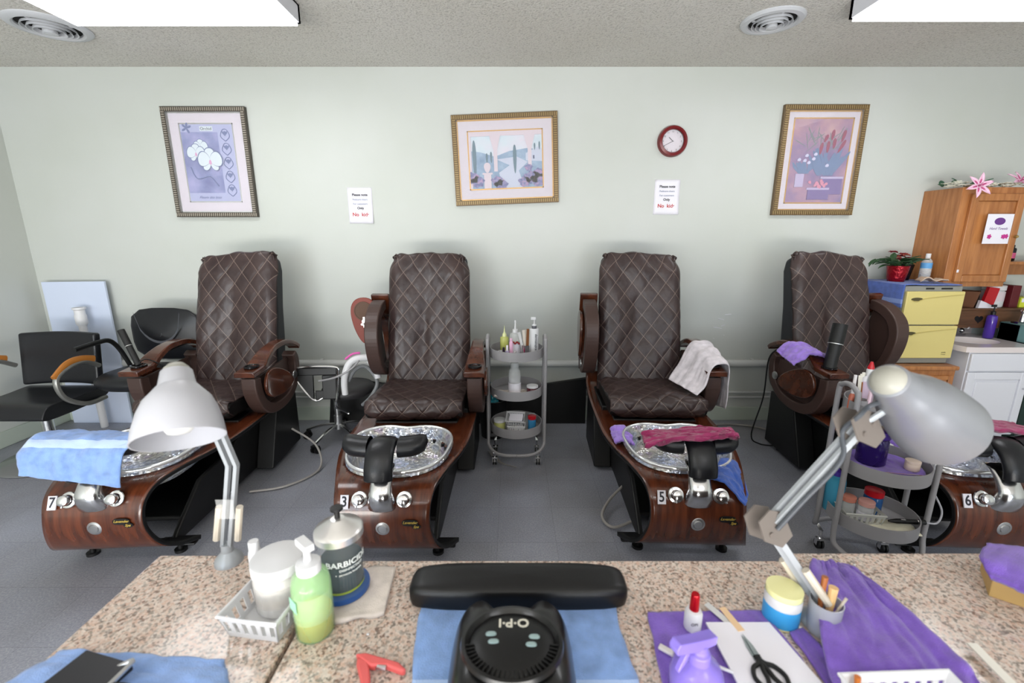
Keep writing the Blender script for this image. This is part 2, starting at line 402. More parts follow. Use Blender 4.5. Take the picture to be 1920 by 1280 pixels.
# chair-rail pipe cover and conduits low on the back wall
RAIL = mat('rail_paint', L(206, 208, 206), 0.35)
m = MB(); m.cyl((XL + .5, YW - .03, .515), (XR, YW - .03, .515), .03, n=18)
for x in (-2.9, -1.6, .75, 2.0): m.box((x, YW - .03, .48), (x + .02, YW, .55))
struct(m, 'trim_1', RAIL)
m = MB(); m.cyl((XL + .6, YW - .014, .255), (XR, YW - .014, .255), .011, n=10); m.cyl((XL + .6, YW - .012, .21), (XR, YW - .012, .21), .009, n=10)
for x in (-2.4, -1.2, 1.75, 2.2): m.box((x, YW - .024, .2), (x + .018, YW, .27))
struct(m, 'trim_2', RAIL)
# scraped plaster beside the third spa chair
m = MB(); rnd = random.Random(4)
for px, py, l, a in ((1365, 590, .05, .1), (1352, 597, .05, -.2), (1345, 613, .07, -.15), (1355, 611, .03, .3), (1338, 634, .008, 0), (1357, 628, .008, 0)):
    p = PY(px, py, YW); m.bar(p + Vector((-l / 2, -.001, 0)), p + Vector((l / 2, -.001, l * a)), .006, .003)
tag(m.obj('plaster_scrape', PAPER, None), 'white scraped and peeling patch on the back wall beside the spa chair numbered 5', 'wall scrape')

# ---------------------------------------------------------------- ceiling fixtures and vents
GLOW = mat('fixture_diffuser', L(250, 250, 255), 0.4, emit=(0.97, 0.98, 1.0, 1), es=LAMP_E)
def fixture(x0, x1, y0, y1, label):
    t = thing('ceiling_light', label, 'ceiling light', ((x0 + x1) / 2, (y0 + y1) / 2, ZC - .09), 0, 'rectangular ceiling lights')
    hx, hy = (x1 - x0) / 2, (y1 - y0) / 2
    m = MB()
    for a, b in (((-hx, -hy, 0), (-hx + .02, hy, .09)), ((hx - .02, -hy, 0), (hx, hy, .09)), ((-hx, -hy, 0), (hx, -hy + .02, .09)), ((-hx, hy - .02, 0), (hx, hy, .09)), ((-hx, -hy, .08), (hx, hy, .09))): m.box(a, b)
    m.obj('frame', WHITE2, t)
    m = MB(); gap = .003
    m.box((-hx + .012, -hy + .012, -.014), (hx - .012, -gap, .02)); m.box((-hx + .012, gap, -.014), (hx - .012, hy - .012, .02)); m.obj('diffuser', GLOW, t)
fixture(-2.35, -1.14, 2.12, 2.74, 'bright rectangular ceiling light above the left half of the room')
fixture(1.78, 3.0, 2.08, 2.69, 'bright rectangular ceiling light at the upper right, beside the round vent')
fixture(-2.35, -1.14, -1.6, -1.0, 'rectangular ceiling light over the shop front, left one behind the granite tables')
fixture(1.2, 2.4, -1.6, -1.0, 'rectangular ceiling light over the shop front, right one behind the granite tables')
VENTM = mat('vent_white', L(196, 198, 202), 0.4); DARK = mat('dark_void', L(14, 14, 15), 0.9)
def vent(x, y, r, label):
    t = thing('ceiling_vent', label, 'vent', (x, y, ZC), 0, 'round ceiling vents')
    MB().lathe([(r, 0), (r, -.006), (r * .94, -.016), (r * .80, -.02), (r * .74, -.012), (r * .73, 0)], n=40).obj('flange', VENTM, t)
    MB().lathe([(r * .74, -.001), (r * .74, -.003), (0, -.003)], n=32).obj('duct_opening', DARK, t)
    for k, q in enumerate((.58, .45, .32)):
        MB().lathe([(r * q, -.008 - .03 * (.6 - q)), (r * (q + .035), -.022 - .05 * (.6 - q)), (r * (q + .06), -.024 - .05 * (.6 - q)), (r * (q + .03), -.008 - .03 * (.6 - q)), (r * q, -.008 - .03 * (.6 - q))], n=36).obj('ring', VENTM, t)
    MB().lathe([(0, -.02), (r * .17, -.024), (r * .18, -.044), (r * .05, -.05), (0, -.05)], n=24).obj('hub', VENTM, t)
    m = MB()
    for a in (0, PI / 2): m.bar((-r * .68 * math.cos(a), -r * .68 * math.sin(a), -.008), (r * .68 * math.cos(a), r * .68 * math.sin(a), -.008), .012, .006)
    m.obj('spoke', VENTM, t)
vent(-2.72, 2.98, .2, 'round white ceiling vent beside the left ceiling light')
vent(1.49, 2.91, .168, 'round white ceiling vent left of the right ceiling light')

# ---------------------------------------------------------------- framed pictures
def shape(m, pts, h, ax='y'): m.prism(pts, h, h + .0006, 'y')
PK = random.Random(77)
def petal(m, cx, cz, ang, ln, wd, h, n=10, j=True):
    if j: h -= PK.random() * .0009
    pts = []
    for k in range(n * 2):
        a = 2 * PI * k / (n * 2); u = (1 - math.cos(a)) / 2 * ln; v = math.sin(a) * wd / 2 * (0.75 + .5 * u / ln)
        pts.append((cx + u * math.cos(ang) - v * math.sin(ang), cz + u * math.sin(ang) + v * math.cos(ang)))
    m.prism(pts, h, h + .0006, 'y')
def print_mat(name, stops, scale, seed):
    q = mat(name, (1, 1, 1, 1), 0.7); t = NT(q); tc = t.new('ShaderNodeTexCoord'); mp = t.new('ShaderNodeMapping'); mp.inputs['Location'].default_value = (seed, seed, seed)
    t.ln(tc.outputs['Object'], mp.inputs['Vector']); n = t.noise(mp.outputs[0], scale, 5, .6); t.ln(t.ramp(n, stops), t.b.inputs['Base Color']); return q
MATB = mat('mat_board', L(206, 198, 208), 0.8)
def picture(name_label, cx, cz, wd, ht, rot, art, frame_col, fw=.035, inner=.075, ins=GOLD, lab_cat='picture'):
    t = thing('framed_picture', name_label, lab_cat, (cx, YW, cz - ht / 2), 0, 'framed prints on the back wall')
    Rm = Matrix.Translation((0, 0, ht / 2)) @ Matrix.Rotation(rot, 4, 'Y')
    a, b = wd / 2, ht / 2
    m = MB(); m.M = Rm; D0, D1 = -.004, -.032
    for x0, x1, z0, z1 in ((-a, a, b - fw, b), (-a, a, -b, -b + fw), (-a, -a + fw, -b + fw, b - fw), (a - fw, a, -b + fw, b - fw)): m.box((x0, D1, z0), (x1, D0, z1))
    m.mi = 1; n = int(wd / .0155)
    for k in range(n):   # ribs of the moulding
        x = -a + (k + .5) * wd / n
        for z0, z1 in ((b - fw * .85, b - fw * .2), (-b + fw * .2, -b + fw * .85)): m.box((x - .0042, D1 - .005, z0), (x + .0042, D1, z1))
    n = int(ht / .0155)
    for k in range(n):
        z = -b + (k + .5) * ht / n
        if abs(z) > b - fw: continue
        for x0, x1 in ((-a + fw * .2, -a + fw * .85), (a - fw * .85, a - fw * .2)): m.box((x0, D1 - .005, z - .0042), (x1, D1, z + .0042))
    m.obj('frame', [frame_col, mat('rib_highlight' if frame_col is BRONZE else 'rib_pewter', L(150, 128, 88) if frame_col is BRONZE else L(158, 150, 138), 0.4, metal=.3)], t, smooth=0)
    m = MB(); m.M = Rm; c, d = a - fw, b - fw; m.box((-c, -.016, -d), (c, -.004, d)); m.obj('mat_board', MATB, t)
    m = MB(); m.M = Rm; g = .009
    for c2, d2, yy in ((c, d, -.02), (c - inner, d - inner, -.018)):
        for x0, x1, z0, z1 in ((-c2, c2, d2 - g, d2), (-c2, c2, -d2, -d2 + g), (-c2, -c2 + g, -d2, d2), (c2 - g, c2, -d2, d2)): m.box((x0, yy, z0), (x1, yy + .005, z1))
    m.obj('inner_trim', ins, t)
    m = MB(); m.M = Rm; mats = art(m, c - inner - g, d - inner - g); m.obj('print', mats, t, smooth=0)
    m = MB(); m.M = Rm; m.box((-c, -.0335, -d), (c, -.032, d)); m.obj('glazing', mat('picture_glass', (1, 1, 1, 1), 0.03, alpha=0.06, spec=.6), t)
def art_orchid(m, a, b):
    mats = [print_mat('print_violet', [(.25, L(92, 96, 150)), (.5, L(128, 134, 180)), (.75, L(165, 160, 205))], 6, 3), mat('p_pale', L(164, 168, 204), .7), mat('p_white', L(204, 214, 222), .7), mat('p_navy', L(92, 104, 150), .7), mat('p_pink', L(206, 150, 190), .7), INK]
    y = -.0165
    m.box((-a, y, -b), (a, y + .001, b)); m.mi = 1
    m.box((a * .42, y - .0008, -b), (a, y, b)); m.box((-a, y - .001, b * .8), (a, y, b)); m.box((-a, y - .0012, -b), (a * .6, y, -b * .78)); m.mi = 3
    for k in range(5):
        cz = b * (.72 - k * .36); cx = a * .7
        for s in (-1, 1):
            m.tube([(cx, y - .0015, cz - b * .15), (cx + s * a * .17, y - .0015, cz - b * .03), (cx + s * a * .1, y - .0015, cz + b * .12), (cx, y - .0015, cz + b * .16)], .003, 5, 5)
            petal(m, cx, cz, PI / 2 + s * .6, b * .12, a * .07, y - .002)
        petal(m, cx, cz - b * .02, PI / 2, b * .13, a * .08, y - .0025)
    for ang in (0.4, 1.4, 2.4, 3.6, 5.2): petal(m, -a * .75, b * .9, ang, a * .2, a * .08, y - .002)
    m.mi = 2; m.box((-a * .25, y - .0016, b * .83), (a * .25, y, b * .95))
    def flower(cx, cz, s, h):
        m.mi = 2
        for q_, (ang, ln, wd) in enumerate(((-.9, .08, .045), (PI + .9, .08, .045), (PI / 2, .09, .07), (.25, .09, .1), (PI - .25, .09, .1))):
            m.mi = 3; petal(m, cx, cz, ang, ln * s * 1.07, wd * s * 1.10, h - q_ * .0005 + .0002, 10, False); m.mi = 2; petal(m, cx, cz, ang, ln * s, wd * s, h - q_ * .0005, 10, False)
        m.mi = 4; petal(m, cx, cz + .008, -PI / 2, .035 * s, .02 * s, h - .0027, 10, False)
    flower(-a * .3, b * .42, .6, y - .002); flower(-a * .5, b * .25, .75, y - .0052); flower(a * .02, b * .06, 1.0, y - .0085)
    m.mi = 3; m.tube([(-a * .8, y - .002, -b * .1), (-a * .6, y - .002, -b * .4), (-a * .1, y - .002, -b * .35), (a * .2, y - .002, -b * .6)], .004, 5, 6)
    m.mi = 5; T = Matrix.Translation((0, y - .003, b * .885)) @ Matrix.Rotation(R(90), 4, 'X'); m.text('Orchid', T, .03, .0003)
    m.mi = 3; T = Matrix.Translation((-a * .2, y - .003, -b * .9)) @ Matrix.Rotation(R(90), 4, 'X'); m.text('Fleurs des bois', T, .028, .0003, shear=.4)
    return mats
def art_villa(m, a, b):
    mats = [print_mat('print_sky', [(.3, L(178, 200, 214)), (.5, L(200, 212, 222)), (.7, L(214, 206, 220))], 4, 1), mat('v_arch', L(208, 194, 204), .7), print_mat('v_hill', [(.3, L(112, 140, 170)), (.6, L(150, 172, 198))], 14, 5), mat('v_cypress', L(88, 116, 132), .7), mat('v_road', L(188, 194, 214), .7), print_mat('v_bush', [(.35, L(88, 92, 140)), (.5, L(120, 120, 165)), (.66, L(178, 140, 175))], 40, 2), mat('v_dark', L(70, 76, 110), .7)]
    y = -.0165; m.box((-a, y, -b), (a, y + .001, b))
    m.mi = 2; shape(m, [(-a, -b), (a, -b), (a, b * .3), (a * .6, b * .38), (a * .1, b * .3), (-a * .3, b * .12), (-a * .7, b * .3), (-a, b * .35)], y - .001)
    m.mi = 4; shape(m, [(-a * .1, -b), (a * .5, -b), (a * .35, -b * .4), (a * .6, -b * .1), (a * .3, b * .1), (-a * .25, b * .02), (a * .1, -b * .2), (-a * .2, -b * .45)], y - .002)
    shape(m, [(a * .55, -.05 * b), (a, -.1 * b), (a, b * .35), (a * .9, b * .42), (a * .55, b * .2)], y - .0022)
    m.mi = 3
    for x, z0, z1, wd in ((-a * .86, -b * .7, b * .72, .028), (-a * .52, -b * .1, b * .25, .016), (-a * .4, -b * .1, b * .3, .016), (a * .25, -b * .5, b * .52, .026), (a * .8, b * .3, b * .55, .012), (a * .93, b * .3, b * .6, .012)): petal(m, x, z0, PI / 2, z1 - z0, wd, y - .003)
    m.mi = 1
    for x in (-a * .28, a * .66): m.box((x - .014, y - .005, -b * .4), (x + .014, y, b * .6)); shape(m, [(x - .014, b * .35), (x + .014, b * .35), (x + .05, b), (x - .05, b)], y - .0055)
    m.box((-a, y - .0048, b * .84), (a, y, b)); m.box((-a, y - .0044, -b), (-a * .94, y, b))
    m.box((-a * .62, y - .006, -b), (-a * .42, y, -b * .5)); m.box((-a * .66, y - .0062, -b * .5), (-a * .38, y, -b * .44)); petal(m, -a * .52, -b * .44, PI / 2, b * .36, .05, y - .0062)
    m.mi = 5
    for x, z, r in ((-a * .8, -b * .75, .05), (-a * .95, -b * .6, .05), (-a * .25, -b * .75, .045), (-a * .15, -b * .9, .05), (a * .5, -b * .8, .045), (a * .7, -b * .65, .055), (a * .9, -b * .75, .06), (a * .9, -b * .5, .04), (a * .62, -b * .3, .03)):
        pts = [(max(-a, min(a, x + r * math.cos(t) * (1 + .2 * math.sin(5 * t)))), max(-b, min(b, z + r * .8 * math.sin(t) * (1 + .2 * math.cos(7 * t))))) for t in [2 * PI * k / 22 for k in range(22)]]
        m.prism(pts, y - .007, y - .006, 'y')
    m.mi = 6; m.box((a * .75, y - .004, b * .0), (a * .79, y, b * .12))
    return mats
def art_pots(m, a, b):
    mats = [print_mat('f_bg', [(.25, L(92, 84, 132)), (.45, L(132, 108, 150)), (.62, L(170, 130, 150)), (.8, L(196, 160, 160))], 4, 7), mat('f_leaf', L(96, 118, 158), .7), mat('f_red', L(140, 50, 84), .7), mat('f_white', L(196, 194, 222), .7), mat('f_pot', L(112, 92, 148), .7), mat('f_potl', L(178, 166, 200), .7), mat('f_pink', L(204, 130, 156), .7), mat('f_fern', L(118, 124, 130), .7)]
    y = -.0165; rn = random.Random(5); m.box((-a, y, -b), (a, y + .001, b))
    m.mi = 7
    for k in range(26): petal(m, a * rn.uniform(-.5, .6), b * rn.uniform(.2, .5), rn.uniform(.3, 2.8), b * .38, .006, y - .001)
    m.mi = 1
    for k in range(22): petal(m, a * rn.uniform(.0, .55), b * -.35, rn.uniform(.9, 2.1), b * rn.uniform(.4, .75), .022, y - .002)
    for k in range(16): petal(m, a * rn.uniform(-.7, -.3), b * -.3, rn.uniform(.6, 2.5), b * rn.uniform(.2, .35), .018, y - .002)
    m.mi = 2
    for x, z, l in ((0, .15, .3), (.25, .2, .28), (.35, .5, .25), (.45, .3, .25), (.62, .2, .35), (.1, .45, .2), (.7, .45, .3)): petal(m, a * x, b * z, PI / 2 - .2 + rn.uniform(-.3, .3), b * l, .024, y - .003)
    m.mi = 3
    for x, z in ((-.75, .02), (-.5, .12), (-.4, -.05), (-.25, .04), (-.2, .15), (.25, -.12), (-.55, .0)): petal(m, a * x, b * z, .4, .028, .022, y - .004)
    m.mi = 4; m.box((a * .2, y - .005, -b * .8), (a * .92, y, -b * .38)); m.box((-a * .25, y - .007, -b * .93), (a * .5, y, -b * .68))
    m.mi = 5; m.box((-a * .75, y - .005, -b * .62), (-a * .45, y, -b * .3)); m.box((a * .15, y - .0055, -b * .42), (a * .95, y, -b * .37)); m.box((-a * .3, y - .0075, -b * .69), (a * .5, y, -b * .64))
    m.mi = 6
    for k in range(14): petal(m, a * rn.uniform(-.2, .4), b * rn.uniform(-.62, -.45), rn.uniform(0, 6), .026, .02, y - .008)
    return mats
picture('silver ribbed frame with a print of white orchids on violet, leftmost on the wall', -2.285, 2.086, .626, .786, 0, art_orchid, mat('pewter_frame', L(78, 72, 64), .45, metal=.3), .035, .075, STEEL)
picture('bronze framed landscape print of arches and cypress trees above the spa chair numbered 3', -.047, 2.112, .79, .645, R(-2.2), art_villa, BRONZE, .036, .075)
picture('bronze framed print of red and white flowers in pots, rightmost on the wall', 2.323, 2.1, .622, .785, 0, art_pots, BRONZE, .038, .048)

# ---------------------------------------------------------------- wall clock
t = thing('wall_clock', 'round dark red wall clock with a white dial', 'clock', (1.205, YW, 2.13))
RX = Matrix.Rotation(R(90), 4, 'X')
CLR = mat('clock_red', L(112, 26, 30), .3)
m = MB(); m.lathe([(.085, -.0), (.11, -.0), (.112, -.02), (.104, -.042), (.088, -.048), (.08, -.036)], c=(0, 0, .112), d=(0, 1, 0), n=48); m.obj('case', CLR, t)
m = MB(); m.lathe([(0, -.012), (.083, -.012), (.083, -.006), (0, -.006)], c=(0, 0, .112), d=(0, 1, 0), n=40); m.obj('dial', mat('dial', L(216, 208, 216), .6), t)
m = MB()
for k in range(12):
    a = PI / 2 - (k or 12) * PI / 6
    m.text(str(k or 12), Matrix.Translation((.068 * math.cos(a), -.0135, .112 + .068 * math.sin(a))) @ RX, .017, .0003)
m.obj('numerals', INK, t)
m = MB(); m.bar((.008, -.016, .115), (-.058, -.016, .082), .003, .001, up=(0, 1, 0)); m.obj('minute_hand', INK, t)
m = MB(); m.bar((.006, -.018, .11), (-.028, -.018, .14), .004, .001, up=(0, 1, 0)); m.obj('hour_hand', INK, t)
m = MB(); m.lathe([(0, -.03), (.084, -.03), (.084, -.028), (0, -.028)], c=(0, 0, .112), d=(0, 1, 0), n=40); m.obj('lens', mat('picture_glass', (1, 1, 1, 1)), t)

# ---------------------------------------------------------------- notices
def notice(cx, z0, label, wd, ht, rot=0):
    t = thing('paper_notice', label, 'sign', (cx, YW, z0), 0, 'no kids notices')
    m = MB(); m.M = Matrix.Rotation(rot, 4, 'Y')
    m.grid(8, 10, lambda u, v: ((u - .5) * wd, -.002 - .014 * max(0, u - .6) * max(0, .5 - v) * 4, v * ht)); m.obj('sheet', PAPER, t, solid=.0006)
    for s, (fx, fz, mt, sz, yy) in (('Please note', (0, .80, INK, .026, 0)), ('Pedicure chairs', (.0, .67, BLUEINK, .019, 0)), ('For customers', (.0, .55, BLUEINK, .019, 0)), ('Only', (0, .43, INK, .026, 0)), ('No  kids', (0, .25, REDINK, .038, 0))):
        m = MB(); m.M = Matrix.Rotation(rot, 4, 'Y'); m.text(s, Matrix.Translation((fx * wd, -.0045, fz * ht)) @ RX, sz, .0003, bold=.0006 if mt is not BLUEINK else 0); m.obj('lettering', mt, t)
notice(-1.178, 1.645, 'white paper notice reading No kids, left of the middle framed landscape', .19, .268)
notice(1.197, 1.712, 'white paper notice reading No kids, under the red wall clock', .195, .26)

# ================================================================ PEDICURE SPA CHAIRS (front is -y)
PROF = cat([(.80, .062, .315), (.89, .095, .28), (.955, .15, .245), (.99, .24, .22), (.99, .32, .212), (.96, .395, .218), (.89, .44, .235), (.76, .455, .275), (.6, .452, .318), (.4, .447, .345), (.1, .445, .352), (-.2, .45, .352), (-.38, .49, .35), (-.44, .56, .345)], 6)
def prof(v):
    x = v * (len(PROF) - 1); i = min(int(x), len(PROF) - 2); return PROF[i].lerp(PROF[i + 1], x - i)
BC = (.635, .485)   # basin centre (forward), rim height
def in_basin(f, x, k=.86):
    return ((abs(x) / .265) ** 2.6 + (abs(f - BC[0]) / .235) ** 2.6) < k and .38 < f < .9
def f_panel():
    m = MB(); m.grid(24, 110, lambda u, v: (lambda p: ((u * 2 - 1) * p.z, -p.x, p.y))(prof(v)), skip=lambda u, v: in_basin(prof(v).x, (u * 2 - 1) * prof(v).z, .80)); return m
def f_hull():
    m = MB()
    poly = [(.05, .03), (.42, .03), (.42, .44), (.05, .43), (-.28, .29), (-.58, .27), (-.80, .11), (-.85, .06), (-.7, .05)]
    m.prism(poly, -.215, -.19, 'x'); m.prism(poly, .19, .215, 'x'); m.box((-.19, -.62, .05), (.19, .42, .075)); m.box((-.19, .0, .4), (.19, .42, .43)); m.box((-.3, -.06, .43), (.3, .36, .475))
    m.prism([(-.04, .03), (.42, .03), (.42, .42), (.12, .43)], -.33, -.215, 'x'); m.prism([(-.04, .03), (.42, .03), (.42, .42), (.12, .43)], .215, .33, 'x')
    m.box((-.3, -.83, .045), (.3, -.79, .06)); m.box((-.25, -.22, .432), (.25, -.06, .455)); return m
def f_feet(x, y):
    m = MB(); m.cyl((x, y, 0), (x, y, .014), .028, n=18); m.cyl((x, y, .014), (x, y, .05), .012, n=12); return m
def supr(a, n=2.7):
    c, s = math.cos(a), math.sin(a); k = (abs(c) ** n + abs(s) ** n) ** (-1 / n); return c * k, s * k
def f_basin():
    m = MB(); rows = [(.60, -.13), (.75, -.128), (.84, -.115), (.9, -.07), (.94, -.01), (.985, .004), (1.03, .0), (1.05, -.014), (1.0, -.022), (.965, -.05), (.93, -.085)]
    def ring(u, j):
        k, h = rows[j]; a = 2 * PI * u; c, s = supr(a); x = .252 * c * k * (1 + .10 * s); y = .222 * s * k   # s>0 : towards the seat
        z = BC[1] + h + .05 * (s * k) * .35
        if s > .3: y -= .03 * math.exp(-(x / .07) ** 2) * (1 if k > .5 else 0)
        return (x, -BC[0] + y, z)
    m.grid(56, len(rows) - 1, lambda u, v: ring(u, round(v * (len(rows) - 1))), cu=True)
    n = 56; b = [m.V(ring(i / n, 0)) for i in range(n)]; c = m.V((0, -BC[0], BC[1] - .13))
    for i in range(n): m.F((b[i], b[(i + 1) % n], c))
    return m
def f_rim():
    m = MB(); pts = []
    for i in range(56):
        a = 2 * PI * i / 56; c, s = supr(a); x = .252 * c * 1.02 * (1 + .10 * s); y = .222 * s * 1.02
        if s > .3: y -= .03 * math.exp(-(x / .07) ** 2)
        pts.append((x, -BC[0] + y, BC[1] + .006 + .05 * s * .35))
    m.tube(pts, .008, 8, 1, closed=True, sy=1.3); return m
def quilt_puff(x, y):
    u, v = x / DW, y / DH; a = abs(((u + v) % 1) - .5); b = abs(((u - v) % 1) - .5); d = max(a, b)      # .5 at seams
    return 1 - (max(0, d - .22) / .28) ** 2.2
def f_seat():
    m = MB(); W, z0, z1 = .288, .485, .615; path = cat([(-.27, z0, 0), (-.31, z0 + .035, 0), (-.318, z0 + .075, 0), (-.29, z1 - .012, 0), (-.235, z1, 0), (-.05, z1 - .012, 0), (.2, z1 - .03, 0)], 14)
    Ls = [0]
    for a, b in zip(path, path[1:]): Ls.append(Ls[-1] + (b - a).length)
    tot = Ls[-1]; N = len(path) - 1
    def fn(u, v):
        x = (u * 2 - 1); p = path[round(v * N)]; i = round(v * N); d = path[min(i + 1, N)] - path[max(i - 1, 0)]; nx, nz = -d.y, d.x; l = math.hypot(nx, nz); nx /= l; nz /= l
        pf = quilt_puff(x * W, Ls[i]); e = abs(x) ** 8; k = .007 * pf - .03 * e - .008
        X = x * W; wob = .008 * noise.noise(Vector((x * 2, v * 3, 1)))
        return (X, p.x + nx * (k + wob), p.y + nz * (k + wob) + .012 * x * x * (v > .4))
    m.grid(110, N, fn, uvf=lambda u, v: ((u * 2 - 1) * W, Ls[round(v * N)])); return m
def f_seat_core():
    m = MB(); m.prism([(-.265, .49), (-.29, .52), (-.29, .565), (-.25, .59), (.2, .565), (.2, .49)], -.285, .285, 'x'); return m
BK = cat([(.195, .50, 0), (.215, .60, 0), (.255, .80, 0), (.31, 1.05, 0), (.375, 1.30, 0), (.405, 1.405, 0), (.425, 1.43, 0), (.46, 1.425, 0), (.475, 1.36, 0)], 14)
BLn = [0]
for _a, _b in zip(BK, BK[1:]): BLn.append(BLn[-1] + (_b - _a).length)
def f_back(skew=0.0, flare=0.0, seed=0):
    N = len(BK) - 1; m = MB()
    def fn(u, v):
        x = u * 2 - 1; i = round(v * N); p = BK[i]; s = BLn[i]; W = .292 - .012 * min(1, v * 1.4)
        top = max(0, (s - .82) / .1)
        W2 = W - .035 * min(1, top) ** 2
        f = p.x; d = BK[min(i + 1, N)] - BK[max(i - 1, 0)]; l = d.length; nx, nz = -d.y / l, d.x / l   # towards the sitter (-y)
        side = abs(x) ** 10 * .05
        slump = .03 * math.exp(-(x / .55) ** 2) * math.sin(min(1, s / .85) * PI)
        fold = .012 * noise.noise(Vector((x * 2.6 + seed, s * 3.2, seed))) + .016 * math.exp(-((x + .25 - s * .3) / .16) ** 2) * math.sin(min(1, s / .8) * PI) * -1
        k = (.006 - .004 * min(1, top)) * quilt_puff(x * .29 + skew * s, s) - side - slump + fold
        z = p.y + nz * k + (.005 * math.cos(x * PI * 2) * min(1, top)) + flare * x * min(1, top) * .02
        return (x * W2 + flare * .03 * max(0, x * flare) * min(1, top), p.x + nx * k, z)
    m.grid(110, N, fn, uvf=lambda u, v: ((u * 2 - 1) * .29 + skew * BLn[round(v * N)], BLn[round(v * N)])); return m
def f_shell():
    m = MB(); pr_ = [(.27, .46), (.29, .58), (.335, .8), (.385, 1.05), (.42, 1.30), (.44, 1.37), (.47, 1.41), (.535, 1.385), (.55, 1.3), (.505, 1.05), (.48, .8), (.43, .55), (.38, .46)]
    m.prism(pr_, -.262, .262, 'x'); return m
def f_arm_body():
    out = [(-.17, .71), (-.165, .6), (-.11, .49), (-.03, .435), (.08, .42), (.2, .44), (.3, .5), (.36, .6), (.37, .7), (.34, .76)]
    inn = [(.3, .735), (.315, .68), (.29, .58), (.22, .51), (.1, .485), (.0, .495), (-.07, .55), (-.1, .63), (-.105, .70)]
    m = MB(); O = cat([(a, b, 0) for a, b in out], 4); I = cat([(a, b, 0) for a, b in inn], 4); n = 40
    def at(P, t): x = t * (len(P) - 1); i = min(int(x), len(P) - 2); return P[i].lerp(P[i + 1], x - i)
    for k in range(n):
        a0, a1 = at(O, k / n), at(O, (k + 1) / n); b0, b1 = at(I, 1 - k / n), at(I, 1 - (k + 1) / n)
        for h in (0,):
            q = [m.V((x_, p.x, p.y)) for x_ in (-.045, .045) for p in (a0, a1, b1, b0)]
            m.F((q[3], q[2], q[1], q[0])); m.F((q[4], q[5], q[6], q[7])); m.F((q[0], q[1], q[5], q[4])); m.F((q[2], q[3], q[7], q[6]))
            if k == 0: m.F((q[0], q[4], q[7], q[3]))
            if k == n - 1: m.F((q[1], q[2], q[6], q[5]))
    m.prism([(-.1, .69), (.3, .72), (.31, .6), (.2, .5), (0, .49), (-.08, .56)], -.018, .0, 'x')
    return m
def f_arm_top():
    m = MB(); P = cat([(-.2, .725, 0), (-.12, .733, 0), (-.06, .745, 0), (.02, .79, 0), (.13, .825, 0), (.26, .825, 0), (.36, .79, 0), (.4, .76, 0)], 6); n = len(P)
    rows = []
    for i, p in enumerate(P):
        t = i / (n - 1); wd = .062 if t < .3 else .062 - .022 * min(1, (t - .3) / .25); th = .026
        d = P[min(i + 1, n - 1)] - P[max(i - 1, 0)]; l = d.length; nx, nz = -d.y / l, d.x / l
        rows.append([m.V((sx * wd, p.x + nx * h, p.y + nz * h)) for sx, h in ((-1, 0), (1, 0), (1, th), (.85, th + .007), (-.85, th + .007), (-1, th))])
    for a, b in zip(rows, rows[1:]):
        for q in range(6): m.F((a[q], a[(q + 1) % 6], b[(q + 1) % 6], b[q]))
    m.F(rows[0][::-1]); m.F(rows[-1]); return m
def f_cup(): return MB().lathe([(.036, .0), (.043, .004), (.043, .012), (.035, .014), (.032, .004), (.03, -.02), (0, -.02)], c=(0, -.115, .765), n=28)
def f_cupin(): return MB().lathe([(.031, .0), (.031, .002), (0, .002)], c=(0, -.115, .768), n=24)
def f_paddle(): # tray table folded flat, local x is thickness
    m = MB(); pts = [(lambda c, s: (c * .165, s * (.088 - .03 * c)))(*supr(2 * PI * k / 40, 2.2)) for k in range(40)]
    m.prism(pts, -.011, .011, 'x'); return m
def f_recess():
    m = MB(); m.lathe([(0, 0), (.068, 0), (.068, .004), (.06, .004), (.06, .001), (0, .001)], c=(.0125, -.07, 0), d=(1, 0, 0), n=30)
    m.lathe([(0, 0), (.068, 0), (.068, -.004), (.06, -.004), (.06, -.001), (0, -.001)], c=(-.0125, -.07, 0), d=(1, 0, 0), n=30); return m
def f_emblem(s): return MB().lathe([(0, .006), (.024, .006), (.027, .004), (.028, 0), (0, 0)], c=(s * .046, .285, .6), d=(s, 0, 0), n=28)
TRAYR = mat('tray_underside_red', L(128, 58, 46), .5)
